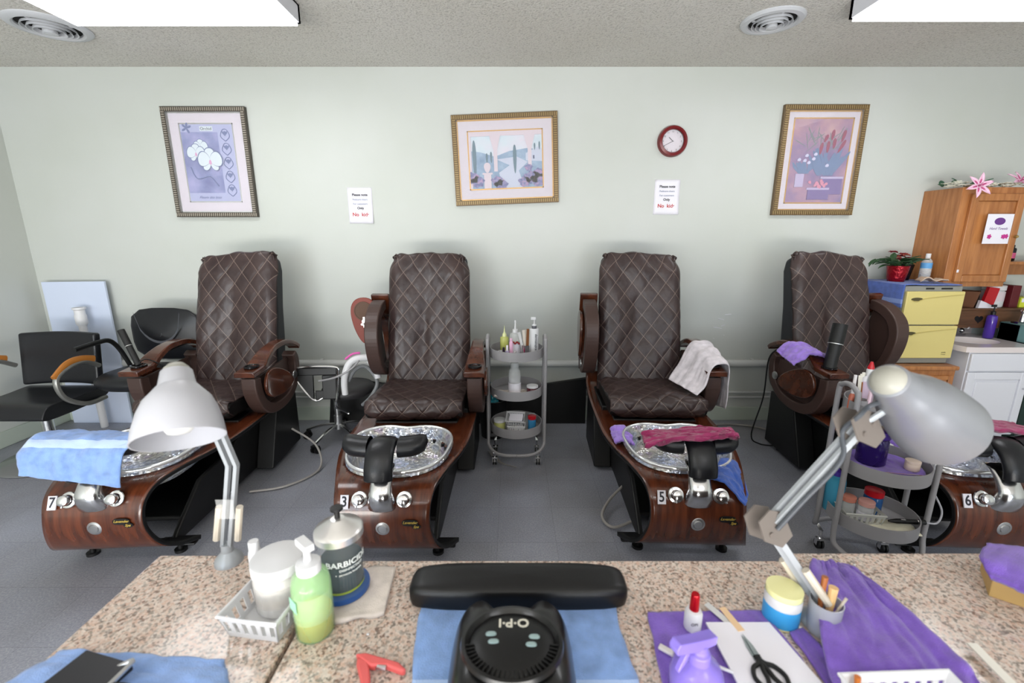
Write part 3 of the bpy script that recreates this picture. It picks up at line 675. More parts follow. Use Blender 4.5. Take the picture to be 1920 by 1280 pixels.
def arm(t, side, raised, tray='flat'):
    a = bpy.data.objects.new('armrest', MESHC['armb'][0] if 'armb' in MESHC else None) if False else cobj('armb', f_arm_body, 'armrest', BROWN, t, bevel=.012, seg=3)
    x = side * .352; piv = Vector((x, .24, .6))
    if raised:
        Rr = Matrix.Rotation(R(-80), 4, 'X'); a.matrix_basis = Matrix.Translation(piv + Vector((0, .10, .09))) @ Rr @ Matrix.Translation((0, -.24, -.6))
    else: a.location = (x, 0, 0)
    cobj('armt', f_arm_top, 'arm_top', CHERRYD, a, bevel=.006)
    cobj('cup', f_cup, 'cup_holder', mat('cup_black', L(22, 22, 24), .15), a)
    cobj('cupin', f_cupin, 'cup_liner', BLACK, a)
    e = cobj('emb%d' % side, lambda: f_emblem(side), 'emblem', STEEL, a)
    if tray == 'flat':
        p = cobj('pad', f_paddle, 'tray_table', CHERRYD, a, bevel=.006); p.location = (side * .062, .06, .62); p.rotation_euler = (R(-14), 0, 0)
    else:
        p = cobj('pad', f_paddle, 'tray_table', CHERRYD, t, bevel=.006); p.data = p.data.copy(); p.data.materials[0] = TRAYR
        p.matrix_basis = Matrix(((0, 0, 1, side * .462), (-1, 0, 0, .37), (0, -1, 0, .965), (0, 0, 0, 1)))
        r = cobj('rec', f_recess, 'recess', mat('recess_brown', L(92, 66, 50), .6), p)
        h = MB(); h.cyl((.0, 0, -.0), (0.03, 0, 0), .012, n=12); h.cyl((.012, .02, -.01), (.035, .02, -.01), .008, n=10); h.box((.011, -.03, -.006), (.02, .045, .006)); h.obj('hinge', CHROME, p)
    return a
def f_column():
    m = MB(); P = cat([(-.965, .355, .072), (-.985, .40, .062), (-.985, .445, .054), (-.955, .49, .05), (-.91, .53, .052)], 6); rows = []
    for p in P: rows.append([m.V((p.z * a, p.x + b * .03, p.y + c)) for a, b, c in ((-1, .9, .012), (-.92, -.4, 0), (-.5, -1, -.004), (.5, -1, -.004), (.92, -.4, 0), (1, .9, .012), (.6, 1, .012), (-.6, 1, .012))])
    for a, b in zip(rows, rows[1:]):
        for q in range(8): m.F((a[q], a[(q + 1) % 8], b[(q + 1) % 8], b[q]))
    m.F(rows[0][::-1]); m.F(rows[-1]); return m
def f_pad_mid():
    m = MB(); P = cat([(-.84, .625, 0), (-.9, .64, 0), (-.955, .615, 0), (-.99, .56, 0), (-1.0, .51, 0)], 6); rows = []
    for i, p in enumerate(P):
        d = P[min(i + 1, len(P) - 1)] - P[max(i - 1, 0)]; l = d.length; nx, nz = d.y / l, -d.x / l
        rows.append([m.V((x, p.x + nx * h, p.y + nz * h)) for x, h in ((-.062, -.02), (.062, -.02), (.066, .0), (.05, .022), (0, .027), (-.05, .022), (-.066, 0))])
    for a, b in zip(rows, rows[1:]):
        for q in range(7): m.F((a[q], a[(q + 1) % 7], b[(q + 1) % 7], b[q]))
    m.F(rows[0][::-1]); m.F(rows[-1]); return m
def f_wing(s):
    m = MB(); nx, na = 12, 16
    def fn(u, v):
        x = .068 + .125 * u; a = 2 * PI * v; k = (1 - max(0, u - .55) ** 2 * 3.4) ** .5 if u < .999 else .18
        return (s * x, -.875 + .06 * k * math.cos(a) + .02 * u * u, .612 + .046 * k * math.sin(a) + .016 * u * u)
    m.grid(nx, na, fn)
    c0 = m.V(fn(0, 0)); return m
def f_knob(x, tilt):
    m = MB(); c = Vector((x, -.966, .402)); d = Vector((0, -1, .45)).normalized()
    m.lathe([(.033, -.004), (.036, .002), (.034, .006), (.024, .008), (.024, .012)], c=c, d=d, n=28)
    m.lathe([(.021, .01), (.024, .03), (.022, .038), (.012, .042), (0, .043)], c=c, d=d, n=24)
    p = c + d * .028; m.cyl(p, p + Vector((math.sin(tilt) * .034, -.008, -math.cos(tilt) * .03)), .005, n=10); return m
def f_button():
    m = MB(); m.lathe([(.034, -.012), (.034, .0), (.031, .004), (.022, .006), (.021, .003), (.018, .008), (0, .009)], c=(0.002, -.99, .272), d=(0, -1, -.02), n=32); return m
def f_clip(x): return MB().ball((x, -.862, .078), (.017, .006, .006), 12)
def spa_chair(x, y, rz, label, number, left, right, skew, flare, seed, plate=True, swivel=0):
    t = thing('spa_chair', label, 'pedicure chair', (x, y, 0), rz, 'pedicure spa chairs')
    p = cobj('panel', f_panel, 'base_panel', [CHERRY, BLACK], t, solid=.02, soff=-1, smooth=50)
    cobj('hull', f_hull, 'base_frame', BLACK, t, bevel=.01)
    for q, (fx, fy) in enumerate(((-.21, -.80), (.21, -.80), (-.27, .3), (.27, .3))): cobj('foot%d' % q, lambda: f_feet(fx, fy), 'foot', BLACK, t)
    cobj('basin', f_basin, 'foot_basin', BASIN, t, smooth=60)
    cobj('rim', f_rim, 'basin_rim', mat('clear_rim', (.86, .88, .9, 1), .06, metal=.7), t, smooth=60)
    cobj('seatcore', f_seat_core, 'seat_base', BLACK, t, bevel=.015)
    cobj('seat', f_seat, 'seat_cushion', QUILT, t, solid=.012, smooth=60)
    f_back(skew, flare, seed).obj('backrest', QUILT, t, solid=.012, smooth=60)
    cobj('shell', f_shell, 'backrest_shell', SHELL, t, bevel=.03, seg=4)
    cobj('col', f_column, 'footrest_post', CHROME, t, sub=1, smooth=60)
    fr = cobj('padm', f_pad_mid, 'footrest', BLKL, t, sub=1, smooth=60)
    cobj('w-1', lambda: f_wing(-1), 'pad_wing', BLKL, fr, smooth=70); cobj('w1', lambda: f_wing(1), 'pad_wing', BLKL, fr, smooth=70)
    cobj('k0', lambda: f_knob(-.1, -.2), 'tap_knob', CHROME, t, smooth=40); cobj('k1', lambda: f_knob(.1, .45), 'tap_knob', CHROME, t, smooth=40)
    cobj('btn', f_button, 'push_button', STEEL, t); cobj('clip0', lambda: f_clip(-.05), 'edge_clip', STEEL, t); cobj('clip1', lambda: f_clip(.055), 'edge_clip', STEEL, t)
    # number plate and maker's plate on the veneer
    d = Matrix.Translation((-.165, -.976, .395)) @ Matrix.Rotation(R(68), 4, 'X')
    m = MB(); m.M = d; m.box((-.018, -.03, -.004), (.018, .03, .001)); m.mi = 1; m.text(number, Matrix.Translation((0, 0, .0015)), .062, .0004, bold=.0012, sx=.85); m.obj('number_plate', [PAPER, INK], t)
    if plate:
        d = Matrix.Translation((.135, -1.0, .30)) @ Matrix.Rotation(R(88), 4, 'X')
        m = MB(); m.M = d; m.lathe([(0, -.003), (.036, -.003), (.036, .001), (0, .001)], c=(-.008, .006, 0), n=24, sy=.42, sup=3); m.lathe([(0, -.003), (.02, -.003), (.02, .001), (0, .001)], c=(.02, -.012, 0), n=20, sy=.6); m.mi = 1
        m.text('Lavender', Matrix.Translation((-.008, .008, .0015)), .0175, .0003, shear=.4, bold=.0002); m.text('Spa', Matrix.Translation((.018, -.012, .0015)), .0175, .0003, shear=.4, bold=.0002); m.obj('maker_plate', [BLACK, mat('gilt', L(222, 190, 90), .35, metal=.4)], t)
    arm(t, -1, left[0], left[1]); arm(t, 1, right[0], right[1])
    # the seat, back and arms turn together on the base
    Sw = Matrix.Translation((0, .1, 0)) @ Matrix.Rotation(R(swivel), 4, 'Z') @ Matrix.Translation((0, -.1, 0))
    for ch in t.children:
        if ch.name.split('.')[0] in ('seat_base', 'seat_cushion', 'backrest', 'backrest_shell', 'armrest', 'tray_table'): ch.matrix_basis = Sw @ ch.matrix_basis
    return t
spa_chair(-1.93, 2.75, R(3.5), 'brown quilted spa chair numbered 7, both arms down, blue towel on its footrest', '7', (0, 'flat'), (0, 'flat'), .0, 1.0, 2, swivel=-5)
spa_chair(-.58, 2.75, 0, 'brown quilted spa chair numbered 3 with a bare black footrest', '3', (1, 'open'), (0, 'flat'), .0, .0, 6)
spa_chair(.885, 2.78, R(-2.5), 'brown quilted spa chair numbered 5 with a white towel over its arm', '5', (1, 'flat'), (0, 'flat'), .08, -.5, 9, swivel=0)
spa_chair(2.25, 2.75, R(-3), 'brown quilted spa chair numbered 6, rightmost, behind the desk lamp', '6', (0, 'flat'), (1, 'flat'), .1, -1.0, 12, False, swivel=8)

# ================================================================ TOWELS ON THE SPA CHAIRS
V = Vector
def towel(name_label, A, B, mt, nu=36, nv=48, amp=.008, seed=0, th=.006, group=None, name='towel', **kw):
    m = ribbon([V(a) for a in A], [V(b) for b in B], nu, nv, amp, seed, **kw)
    return solo(m, name, name_label, 'towel', mt, group, solid=th, soff=0, smooth=80)
towel('light blue towel with a pale stripe over the footrest of spa chair 7', [(-2.11, 1.95, .655), (-2.11, 1.88, .68), (-2.11, 1.80, .675), (-2.105, 1.745, .63), (-2.10, 1.728, .55)], [(-1.66, 1.96, .645), (-1.65, 1.88, .675), (-1.65, 1.80, .672), (-1.66, 1.745, .62), (-1.67, 1.72, .50)], T_BLUE, amp=.010, seed=3, fq=12)
towel('white towel draped over the lowered arm of spa chair 5', [(1.09, 2.50, .635), (1.15, 2.53, .68), (1.19, 2.56, .775), (1.24, 2.57, .805), (1.305, 2.58, .79), (1.325, 2.60, .66), (1.33, 2.62, .50)], [(1.02, 2.78, .64), (1.09, 2.82, .73), (1.17, 2.86, .865), (1.23, 2.86, .88), (1.30, 2.85, .865), (1.33, 2.84, .70), (1.33, 2.84, .46)], T_WHITE, amp=.01, seed=5, nv=60)
towel('rolled magenta towel lying across the footrest of spa chair 5', [(.585, 1.80, .65), (.70, 1.80, .675), (.84, 1.815, .685), (.96, 1.825, .685), (1.0, 1.83, .675)], [(.60, 1.92, .65), (.70, 1.93, .67), (.84, 1.93, .678), (.96, 1.92, .68), (1.0, 1.91, .672)], T_MAG, amp=.016, seed=8, th=.022, fq=14)
towel('lilac towel tucked between the basin and edge of spa chair 5', [(.55, 2.20, .47), (.60, 2.19, .49), (.64, 2.17, .475)], [(.56, 2.38, .475), (.61, 2.38, .50), (.66, 2.36, .48)], T_LILAC, amp=.012, seed=10, th=.014)
towel('blue towel hanging off the right side of spa chair 5', [PZ(1330, 897, .47), PZ(1358, 906, .465), PZ(1398, 948, .38)], [PZ(1352, 858, .485), PZ(1382, 868, .47), PZ(1403, 925, .40)], m_towel('royal_blue_terry', L(66, 104, 196)), amp=.008, seed=12)
towel('crumpled lilac towel on the lowered arm of spa chair 6', [(1.74, 2.66, .77), (1.82, 2.66, .83), (1.90, 2.66, .835), (1.985, 2.66, .79)], [(1.76, 2.88, .80), (1.82, 2.88, .86), (1.90, 2.87, .86), (1.99, 2.82, .81)], T_LILAC, amp=.014, seed=14, th=.016, fq=13)
towel('magenta towel across the footrest of spa chair 6', [(1.99, 1.90, .665), (2.12, 1.89, .69), (2.26, 1.88, .685), (2.4, 1.88, .67)], [(2.0, 2.02, .66), (2.13, 2.03, .685), (2.26, 2.03, .68), (2.4, 2.02, .66)], T_MAG, amp=.014, seed=16, th=.02)
towel('purple towel along the left rim of the basin of spa chair 6', [(1.93, 1.98, .44), (1.97, 1.98, .49), (2.02, 2.0, .49)], [(1.93, 2.30, .46), (1.97, 2.30, .51), (2.01, 2.28, .50)], T_PUR, amp=.012, seed=18, th=.012)

# handheld remotes standing in cup holders
def remote(label, base, top, r, two):
    t = thing('massage_remote', label, 'remote', base, 0, 'remotes in the cup holders')
    d = V(top) - V(base)
    MB().tube([(0, 0, 0), d * .2, d * .55], r, 14, 4).obj('grip', BLACK, t)
    MB().tube([d * .55, d * .8, d], r * 1.12, 14, 3).obj('head', BLACK, t); MB().cyl(d * .545, d * .56, r * 1.15, n=16).obj('collar', STEEL, t)
    MB().tube([(0, -.01, .01), (.03, .03, .03), (.09, .08, -.03), (.12, .14, -.12)], .004, 6).obj('cord', BLACK, t)
remote('slim black remote wand standing in the left cup holder of spa chair 7', (-2.293, 2.644, .775), (-2.40, 2.69, .985), .017, True)
remote('thick black remote standing in the left cup holder of spa chair 6', (1.923, 2.605, .77), (1.98, 2.65, 1.03), .036, False)

# ================================================================ LEFT CORNER
t = thing('salon_chair', 'black salon chair with oak armrests on a round chrome base, far left', 'salon chair', (-3.285, 2.95, 0))
MB().lathe([(0, .0), (.30, 0), (.305, .008), (.29, .018), (.06, .035), (.045, .06), (0, .06)], n=48).obj('base_disc', mat('chrome_dark', (.45, .45, .46, 1), .15, metal=1), t)
m = MB(); m.cyl((0, 0, .05), (0, 0, .38), .034, n=24); m.cyl((0, 0, .05), (0, 0, .12), .055, .04, n=24); m.obj('column', CHROME, t)
m = MB(); m.box((-.10, -.09, .355), (.10, .12, .375)); m.cyl((-.14, -.05, .37), (.14, -.05, .37), .012); m.obj('seat_bracket', CHROME, t)
m = MB(); m.prism(cat([(-.24, .38, 0), (-.26, .43, 0), (-.2, .475, 0), (.0, .465, 0), (.2, .475, 0), (.22, .42, 0), (.1, .385, 0)], 4) and [(p.x, p.y) for p in cat([(-.24, .38, 0), (-.26, .43, 0), (-.2, .475, 0), (.0, .465, 0), (.2, .475, 0), (.22, .42, 0), (.1, .385, 0)], 4, True)], -.28, .28, 'x'); m.obj('seat', BLKL, t, bevel=.018, seg=4)
m = MB(); m.grid(14, 10, lambda u, v: ((u - .5) * .56, .17 + .05 * v + .03 * (1 - (2 * u - 1) ** 2), .49 + v * .375 + .008 * math.sin(u * 3))); m.obj('backrest', BLKL, t, solid=.05, soff=0, bevel=.016)
ARMM = mat('arm_metal', L(140, 140, 136), .35, metal=.6)
for s in (-1, 1):
    MB().tube([(s * .30, .16, .64), (s * .31, .05, .70), (s * .315, -.08, .69), (s * .315, -.17, .63), (s * .315, -.14, .50), (s * .315, .0, .41), (s * .30, .16, .40)], .016, 10, 6, sx=1.1).obj('arm_loop', ARMM, t)
    m = MB(); m.tube([(s * .312, .12, .70), (s * .315, .02, .725), (s * .315, -.08, .715), (s * .315, -.18, .645)], .024, 12, 6, sy=.55, up=(1, 0, 0)); m.obj('arm_pad', mat('arm_oak', L(176, 112, 48), .4), t)
t = thing('salon_chair', 'black salon chair with rounded back and thin black arms, behind spa chair 7', 'salon chair', (-2.645, 3.10, 0))
MB().lathe([(0, .52), (.24, .52), (.27, .55), (.27, .58), (.24, .605), (0, .612)], n=44, sx=1.0, sy=.95, sup=2.6).obj('seat', BLKL, t, smooth=60)
m = MB(); m.grid(20, 16, lambda u, v: (lambda c, s, k: (c * .26 * k, .25 - .03 * (1 - k * k) + .03 * v, .82 + s * .19 * k))(*supr(2 * PI * u, 4), v), cu=True); m.obj('backrest', BLKL, t, solid=.05, soff=0, smooth=60)
m = MB(); m.grid(12, 3, lambda u, v: (-.17 + .34 * u, .185 + .02 * 0, 1.0 - .02 * v - .22 * (1 - (2 * u - 1) ** 2) ** .5)); m.obj('seam_piping', mat('grey_piping', L(70, 72, 78), .5), t)
for s in (-1, 1):
    m = MB(); m.tube([(s * .31, -.17, .80), (s * .31, .0, .81), (s * .31, .10, .80), (s * .30, .16, .72), (s * .27, .2, .56)], .017, 10, 6, sx=.8); m.obj('arm', BLACK, t)
m = MB(); m.cyl((0, 0, .06), (0, 0, .52), .03, n=20); m.obj('column', CHROME, t)
MB().lathe([(0, 0), (.24, 0), (.24, .012), (.05, .03), (0, .06)], n=40).obj('base_disc', CHROME, t)

m = MB(); m.prism([(-3.735, 0), (-3.235, 0), (-3.235, 1.2), (-3.735, 1.195)], 3.56, 3.578, 'y'); solo(m, 'leaning_panel', 'pale blue white flat panel leaning in the left corner of the back wall', 'panel', mat('panel_bluewhite', L(204, 214, 234), .4), bevel=.002)
t = thing('drain_pipe', 'short white plastic pipe with a flared socket standing before the leaning panel', 'pipe', (-3.40, 3.48, 0))
MB().cyl((0, 0, 0), (0, 0, .90), .026, n=20).obj('tube', WHITE, t)
MB().lathe([(.03, .86), (.038, .88), (.038, .94), (.034, .95), (.034, .985), (.043, .99), (.043, 1.005), (.03, 1.005), (.028, .9)], n=24).obj('socket', WHITE, t)
m = MB(); m.tube([(-2.92, 2.88, .015), (-2.80, 2.94, .012), (-2.66, 3.02, .015), (-2.64, 3.08, .02), (-2.72, 3.08, .03), (-2.78, 2.99, .03), (-2.86, 2.93, .02)], .016, 8, 8, sy=.5); solo(m, 'strap', 'loose black strap lying on the floor between the salon chairs', 'strap', BLACK)

# low black board standing against the wall behind the spa chairs
m = MB(); m.prism([(-1.55, 0), (.62, 0), (.62, .40), (.2, .335), (-.5, .31), (-1.0, .345), (-1.5, .40)], 3.545, 3.585, 'y'); solo(m, 'black_board', 'long low black board standing against the wall behind spa chairs 3 and 5', 'board', BLACK)

# ================================================================ SWIVEL STOOL
t = thing('swivel_stool', 'black swivel stool with a chrome framed back and five star base', 'stool', (-1.35, 3.25, 0), R(8))
m = MB(); m.cyl((0, 0, .1), (0, 0, .36), .022, n=16); m.cyl((0, 0, .09), (0, 0, .2), .03, n=16); m.obj('column', STEEL, t)
MB().lathe([(0, .36), (.15, .36), (.19, .385), (.195, .41), (.18, .435), (.12, .448), (0, .452)], n=40, c=(.09, .02, 0)).obj('seat', mat('stool_black', L(46, 44, 46), .5), t, smooth=60)
for k in range(5):
    a = R(-118 + 72 * k); d = V((math.cos(a), math.sin(a), 0))
    l = MB().tube([d * .02 + V((0, 0, .125)), d * .12 + V((0, 0, .115)), d * .25 + V((0, 0, .075))], .014, 8, 5, sy=.8).obj('leg', CHROME, t)
    m = MB(); p = d * .255; n_ = V((-d.y, d.x, 0))
    for s in (-1, 1): m.cyl(p + n_ * s * .008 + V((0, 0, .027)), p + n_ * s * .024 + V((0, 0, .027)), .027, n=16)
    m.cyl(p + V((0, 0, .03)), p + V((0, 0, .075)), .008, n=8); m.bar(p + n_ * -.03 + V((0, 0, .05)), p + n_ * .03 + V((0, 0, .05)), .03, .012); m.obj('caster', BLACK, l)
Bk = Matrix.Translation((-.09, -.17, .54)) @ Matrix.Rotation(R(-4), 4, 'Z') @ Matrix.Rotation(R(-8), 4, 'X')
m = MB(); m.M = Bk; m.tube([(-.16, 0, .09), (0, -.01, .1), (.15, 0, .09), (.165, 0, .04), (.15, 0, -.13), (.13, .02, -.2), (.15, .18, -.28), (.17, .2, -.3)], .009, 10, 6); m.tube([(-.16, 0, .09), (-.14, 0, .02), (-.02, 0, -.14), (.05, 0, -.13)], .009, 10, 6); m.obj('back_frame', CHROME, t)
m = MB(); m.M = Bk
for a, b in (((-.15, -.008, .035), (.155, .008, .09)), ((.05, -.008, -.14), (.15, .008, .035)), ((-.0, -.008, -.14), (.06, .008, -.075))): m.box(a, b)
m.prism([(-.15, .04), (-.01, .04), (-.01, -.14), (-.03, -.13), (-.13, .01)], -.008, .008, 'y'); m.obj('back_pad', BLACK, t, bevel=.006)

# hanging handset with hoses beside the open tray
PINKT = mat('pink_trim', L(214, 92, 168), .4)
t = thing('handheld_sprayer', 'white and pink handset with grey hoses left of spa chair 3', 'handset', (-1.08, 3.10, .58))
MB().tube([(-.12, -.05, -.14), (-.115, -.05, -.02), (-.08, -.04, .08), (-.02, -.02, .12), (.06, 0, .12)], lambda q: .026 - .006 * abs(q - .7), 14, 6).obj('handle', WHITE, t)
MB().tube([(-.10, -.045, .12), (-.05, -.03, .155), (.0, -.02, .16)], .008, 8, 6).obj('trim', PINKT, t)
MB().tube([(.05, 0, .10), (.09, 0, .05), (.11, 0, -.03)], .024, 12, 6).obj('nozzle', WHITE, t)
MB().tube([(.0, -.03, .12), (-.05, -.06, .06), (-.16, -.08, .0), (-.3, -.05, -.04)], .007, 8, 8).obj('thin_cord', GREY, t)
MB().tube([(-.1, -.02, -.05), (-.04, -.02, .04), (.03, 0, .05), (.10, 0, -.06), (.06, -.02, -.16), (-.02, .0, -.24)], .013, 8, 8).obj('hose', mat('hose_grey', L(120, 122, 124), .45), t)

# ================================================================ TROLLEYS
TR = .178
def trolley(label, x, y, rz):
    t = thing('rolling_trolley', label, 'trolley', (x, y, 0), rz, 'round three tier trolleys')
    for s in (-1, 1):
        X = s * .192
        def q(sy): return [(X, sy * .068, .20), (X * .98, sy * .085, .145), (X * .75, sy * .14, .118), (X * .4, sy * .172, .112), (0, sy * .18, .112)]
        if s == -1:
            pass
        MB().tube([(X, -.068, .5), (X, -.068, .84), (X, -.05, .885), (X, 0, .9), (X, .05, .885), (X, .068, .84), (X, .068, .5)], .0115, 12, 6).obj('handle', GREY, t)
        MB().tube([(X, .068, .52), (X, .068, .3)] + q(1), .0115, 12, 6).obj('post', GREY, t)
        MB().tube([(X, -.068, .52), (X, -.068, .3)] + q(-1), .0115, 12, 6).obj('post', GREY, t)
    for z in (.762, .497, .232):
        MB().lathe([(0, z + .004), (TR - .004, z + .004), (TR - .004, z + .062), (TR, z + .062), (TR, z), (0, z)], n=48).obj('tray', GREY, t, smooth=40)
    for sx in (-1, 1):
        for sy in (-1, 1):
            p = V((sx * .15, sy * .085, 0)); m = MB()
            for k in (-1, 1): m.cyl(p + V((k * .004, 0, .025)), p + V((k * .013, 0, .025)), .025, n=18)
            c_o = m.obj('caster', BLACK, t)
            m = MB(); m.box((p.x - .018, p.y - .012, .02), (p.x + .018, p.y + .012, .058)); m.cyl((p.x, p.y, .05), (p.x, p.y, .10), .009, n=10); m.bar((p.x, p.y, .098), (p.x, p.y * 1.75, .118), .016, .006); m.obj('fork', CHROME, c_o)
    return t
T1 = V((.03, 2.93, 0)); T2 = V((1.702, 1.885, 0))
trolley('grey round three tier trolley between spa chairs 3 and 5', T1.x, T1.y, 0)
trolley('grey round three tier trolley in front of spa chair 6', T2.x, T2.y, R(-6))

def clear(name, col, a=.45): return mat(name, col, .12, alpha=a, spec=.6)
def bottle(label, loc, r, h, bm, kind='screw', cm=WHITE, lab=None, liq=None, name='bottle', sx=1, sy=1, rz=0, group=None, cat_n=None, shoulder=.16, neck=.38, tilt=None, sup=2.0):
    t = thing(name, label, cat_n or name.replace('_', ' '), loc, rz, group)
    if tilt: t.rotation_euler = tilt
    hb = h * {'screw': .86, 'dropper': .62, 'pump': .72, 'spray': .68, 'wide': .8, 'nozzle': .66}[kind]; nr = r * neck if kind != 'wide' else r * .93
    MB().lathe([(0, 0), (r * .9, 0), (r, r * .12), (r, hb * (1 - shoulder)), (r * .9, hb * (1 - shoulder * .45)), (nr * 1.1, hb * .97), (nr, hb)], n=28, sx=sx, sy=sy, sup=sup).obj('body', bm, t, smooth=50)
    if liq: MB().lathe([(0, r * .06), (r * .86, r * .06), (r * .94, r * .16), (r * .94, hb * liq[0]), (0, hb * liq[0])], n=24, sx=sx, sy=sy, sup=sup).obj('liquid', liq[1], t, smooth=50)
    if lab: MB().lathe([(r * 1.012, hb * lab[0]), (r * 1.012, hb * lab[1])], n=28, sx=sx, sy=sy, sup=sup).obj('label', lab[2], t, smooth=50)
    if kind in ('screw', 'wide'):
        k = nr * 1.12 if kind == 'screw' else r * 1.02; MB().lathe([(0, h), (k * .92, h), (k, h * .985), (k, hb * .985), (nr * .9, hb * .985)], n=28).obj('lid' if kind == 'wide' else 'cap', cm, t, smooth=40)
    elif kind == 'dropper':
        MB().lathe([(nr * 1.3, hb * .96), (nr * 1.3, hb * 1.08), (nr * .9, hb * 1.16), (nr * .45, hb * 1.22), (nr * .12, h), (0, h)], n=20).obj('nozzle_cap', cm, t)
    elif kind == 'nozzle':
        MB().lathe([(nr * 1.3, hb * .96), (nr * 1.3, hb * 1.1), (nr * .5, hb * 1.12), (nr * .28, h * .93), (nr * .5, h * .94), (nr * .4, h), (0, h)], n=20).obj('nozzle_cap', cm, t)
    elif kind == 'pump':
        m = MB(); m.lathe([(nr * 1.25, hb * .97), (nr * 1.25, hb * 1.1), (nr * .4, hb * 1.13), (nr * .35, h * .95), (0, h * .95)], n=20); m.box((-r * .75, -nr * .5, h * .93), (nr * .8, nr * .5, h)); m.obj('pump', cm, t, bevel=.001)
    elif kind == 'spray':
        m = MB(); m.lathe([(nr * 1.3, hb * .96), (nr * 1.3, hb * 1.1), (nr * .9, hb * 1.14), (nr * .8, h * .88), (0, h * .88)], n=20); m.prism([(-r * 1.15, h * .9), (r * .7, h * .86), (r * .75, h * .97), (r * .3, h), (-r * 1.1, h * .97)], -nr * .55, nr * .55, 'y'); m.prism([(-r * .45, h * .88), (-r * .3, h * .88), (-r * .75, h * .7), (-r * .85, h * .72)], -nr * .3, nr * .3, 'y'); m.obj('trigger_head', cm, t, bevel=.0015)
    return t
YEL = clear('yellow_liquid', L(196, 190, 50), .9); CLR_P = clear('clear_plastic', (.9, .92, .92, 1), .32); PALEY = clear('pale_yellow_plastic', L(208, 212, 120), .75)
BLUEL = clear('blue_liquid', L(60, 140, 190), .85); PUR_P = clear('purple_plastic', L(96, 60, 190), .8); TEAL = clear('teal_plastic', L(40, 160, 180), .8)
# top tray of the first trolley
z = .77
bottle('yellow oil bottle with cone tip on top of the trolley between chairs 3 and 5', T1 + V((-.082, .06, z)), .030, .185, PALEY, 'dropper', mat('pale_yellow_cap', L(222, 226, 170), .4), None, (.62, YEL), 'dropper_bottle')
bottle('clear bottle with white nozzle and paper label behind the pink things on the trolley', T1 + V((-.008, .04, z)), .038, .225, CLR_P, 'nozzle', WHITE, (.05, .55, PAPER), (.5, clear('pale_liquid', L(206, 212, 150), .6)), 'nozzle_bottle')
t = bottle('tall white pump bottle with grey collar, right end of the trolley top tray', T1 + V((.118, .0, z)), .030, .255, WHITE, 'pump', WHITE, None, None, 'pump_bottle', neck=.42, shoulder=.05)
m = MB(); m.cyl((0, 0, .178), (0, 0, .197), .0165, n=20); m.obj('collar', mat('collar_grey', L(92, 92, 98), .4), t)
m = MB(); m.text('dermalogica', Matrix.Translation((.012, -.0295, .09)) @ RX @ Matrix.Rotation(R(-90), 4, 'Z'), .023, .0003, bold=.0003); m.obj('lettering', INK, t)
t = thing('file_cup', 'metal cup of nail files on the trolley beside the tall pump bottle', 'cup', T1 + V((.062, -.02, z)))
MB().lathe([(0, .002), (.028, .002), (.028, .07), (.03, .07), (.03, 0), (0, 0)], n=28).obj('cup', CHROME, t)
for k, (dx, dy, tl, col) in enumerate(((-.012, .0, -.22, L(206, 206, 206)), (.0, .008, -.1, L(216, 208, 196)), (.01, -.004, .02, L(120, 74, 40)), (.016, .006, .1, L(206, 206, 200)), (.008, .012, -.03, L(196, 190, 176)))):
    m = MB(); m.M = Matrix.Translation((dx, dy, .005)) @ Matrix.Rotation(tl, 4, 'Y'); m.box((-.009, -.0012, 0), (.009, .0012, .155 + .01 * (k % 3)))
    o = solo(m, 'nail_file', ['pale grey nail file leaning left in the metal cup', 'cream nail file in the middle of the metal cup', 'brown wooden nail file in the metal cup', 'grey nail file leaning right in the metal cup', 'buff nail file at the back of the metal cup'][k], 'nail file', mat('file_%d' % k, col, .8), 'nail files in the trolley cup', bevel=.001); o.location += T1 + V((.062, -.02, z))
t = thing('square_dish', 'small white dish holding nail polish on the trolley top tray', 'dish', T1 + V((-.07, -.06, z + .001)), R(-18))
m = MB(); m.box((-.055, -.035, 0), (.055, .035, .004)); m.obj('bottom', WHITE, t)
m = MB()
for a, b in (((-.06, -.04, .002), (-.054, .04, .03)), ((.054, -.04, .002), (.06, .04, .03)), ((-.06, -.04, .002), (.06, -.034, .03)), ((-.06, .034, .002), (.06, .04, .03))): m.box(a, b)
m.obj('rim', WHITE, t)
def polish(label, loc, bodyc, capc, h=.06, r=.012, tilt=None, group='nail polish bottles'):
    t = thing('nail_polish', label, 'nail polish', loc, 0, group)
    if tilt: t.rotation_euler = tilt
    MB().lathe([(0, 0), (r, 0), (r, h * .42), (r * .5, h * .5)], n=16).obj('bottle', mat('polish_' + str(bodyc), L(*bodyc), .15), t); MB().lathe([(0, h), (r * .55, h), (r * .62, h * .5), (0, h * .5)], n=14).obj('cap', mat('cap_' + str(capc), L(*capc), .3), t)
polish('dark purple nail polish in the small white dish', T1 + V((-.085, -.055, z + .006)), (52, 24, 60), (40, 22, 46), .055, .014)
polish('white capped nail polish in the small white dish', T1 + V((-.062, -.06, z + .006)), (170, 160, 190), (240, 236, 240), .07, .012)
bottle('slim pink bottle in the middle of the trolley top tray', T1 + V((-.036, -.045, z)), .013, .12, mat('pink_plastic', L(226, 180, 206), .35), 'screw', mat('pink_plastic', 0), None, None, 'slim_bottle', neck=.6)
m = MB(); rn = random.Random(2)
for k in range(9): m.ball((rn.uniform(-.035, .03), rn.uniform(-.015, .02), .012 + .006 * rn.random()), (.014, .012, .012), 10)
o = solo(m, 'toe_separator', 'bright pink foam toe separators at the front of the trolley top tray', 'toe separators', mat('hot_pink', L(226, 52, 122), .7)); o.location += T1 + V((-.01, -.11, z + .004)) - V((0, 0, 0))
m = MB()
for k in range(5): m.ball((.0 + k * .013, .002 * (k % 2), .075 + .008 * (k % 2)), (.009, .006, .007), 8)
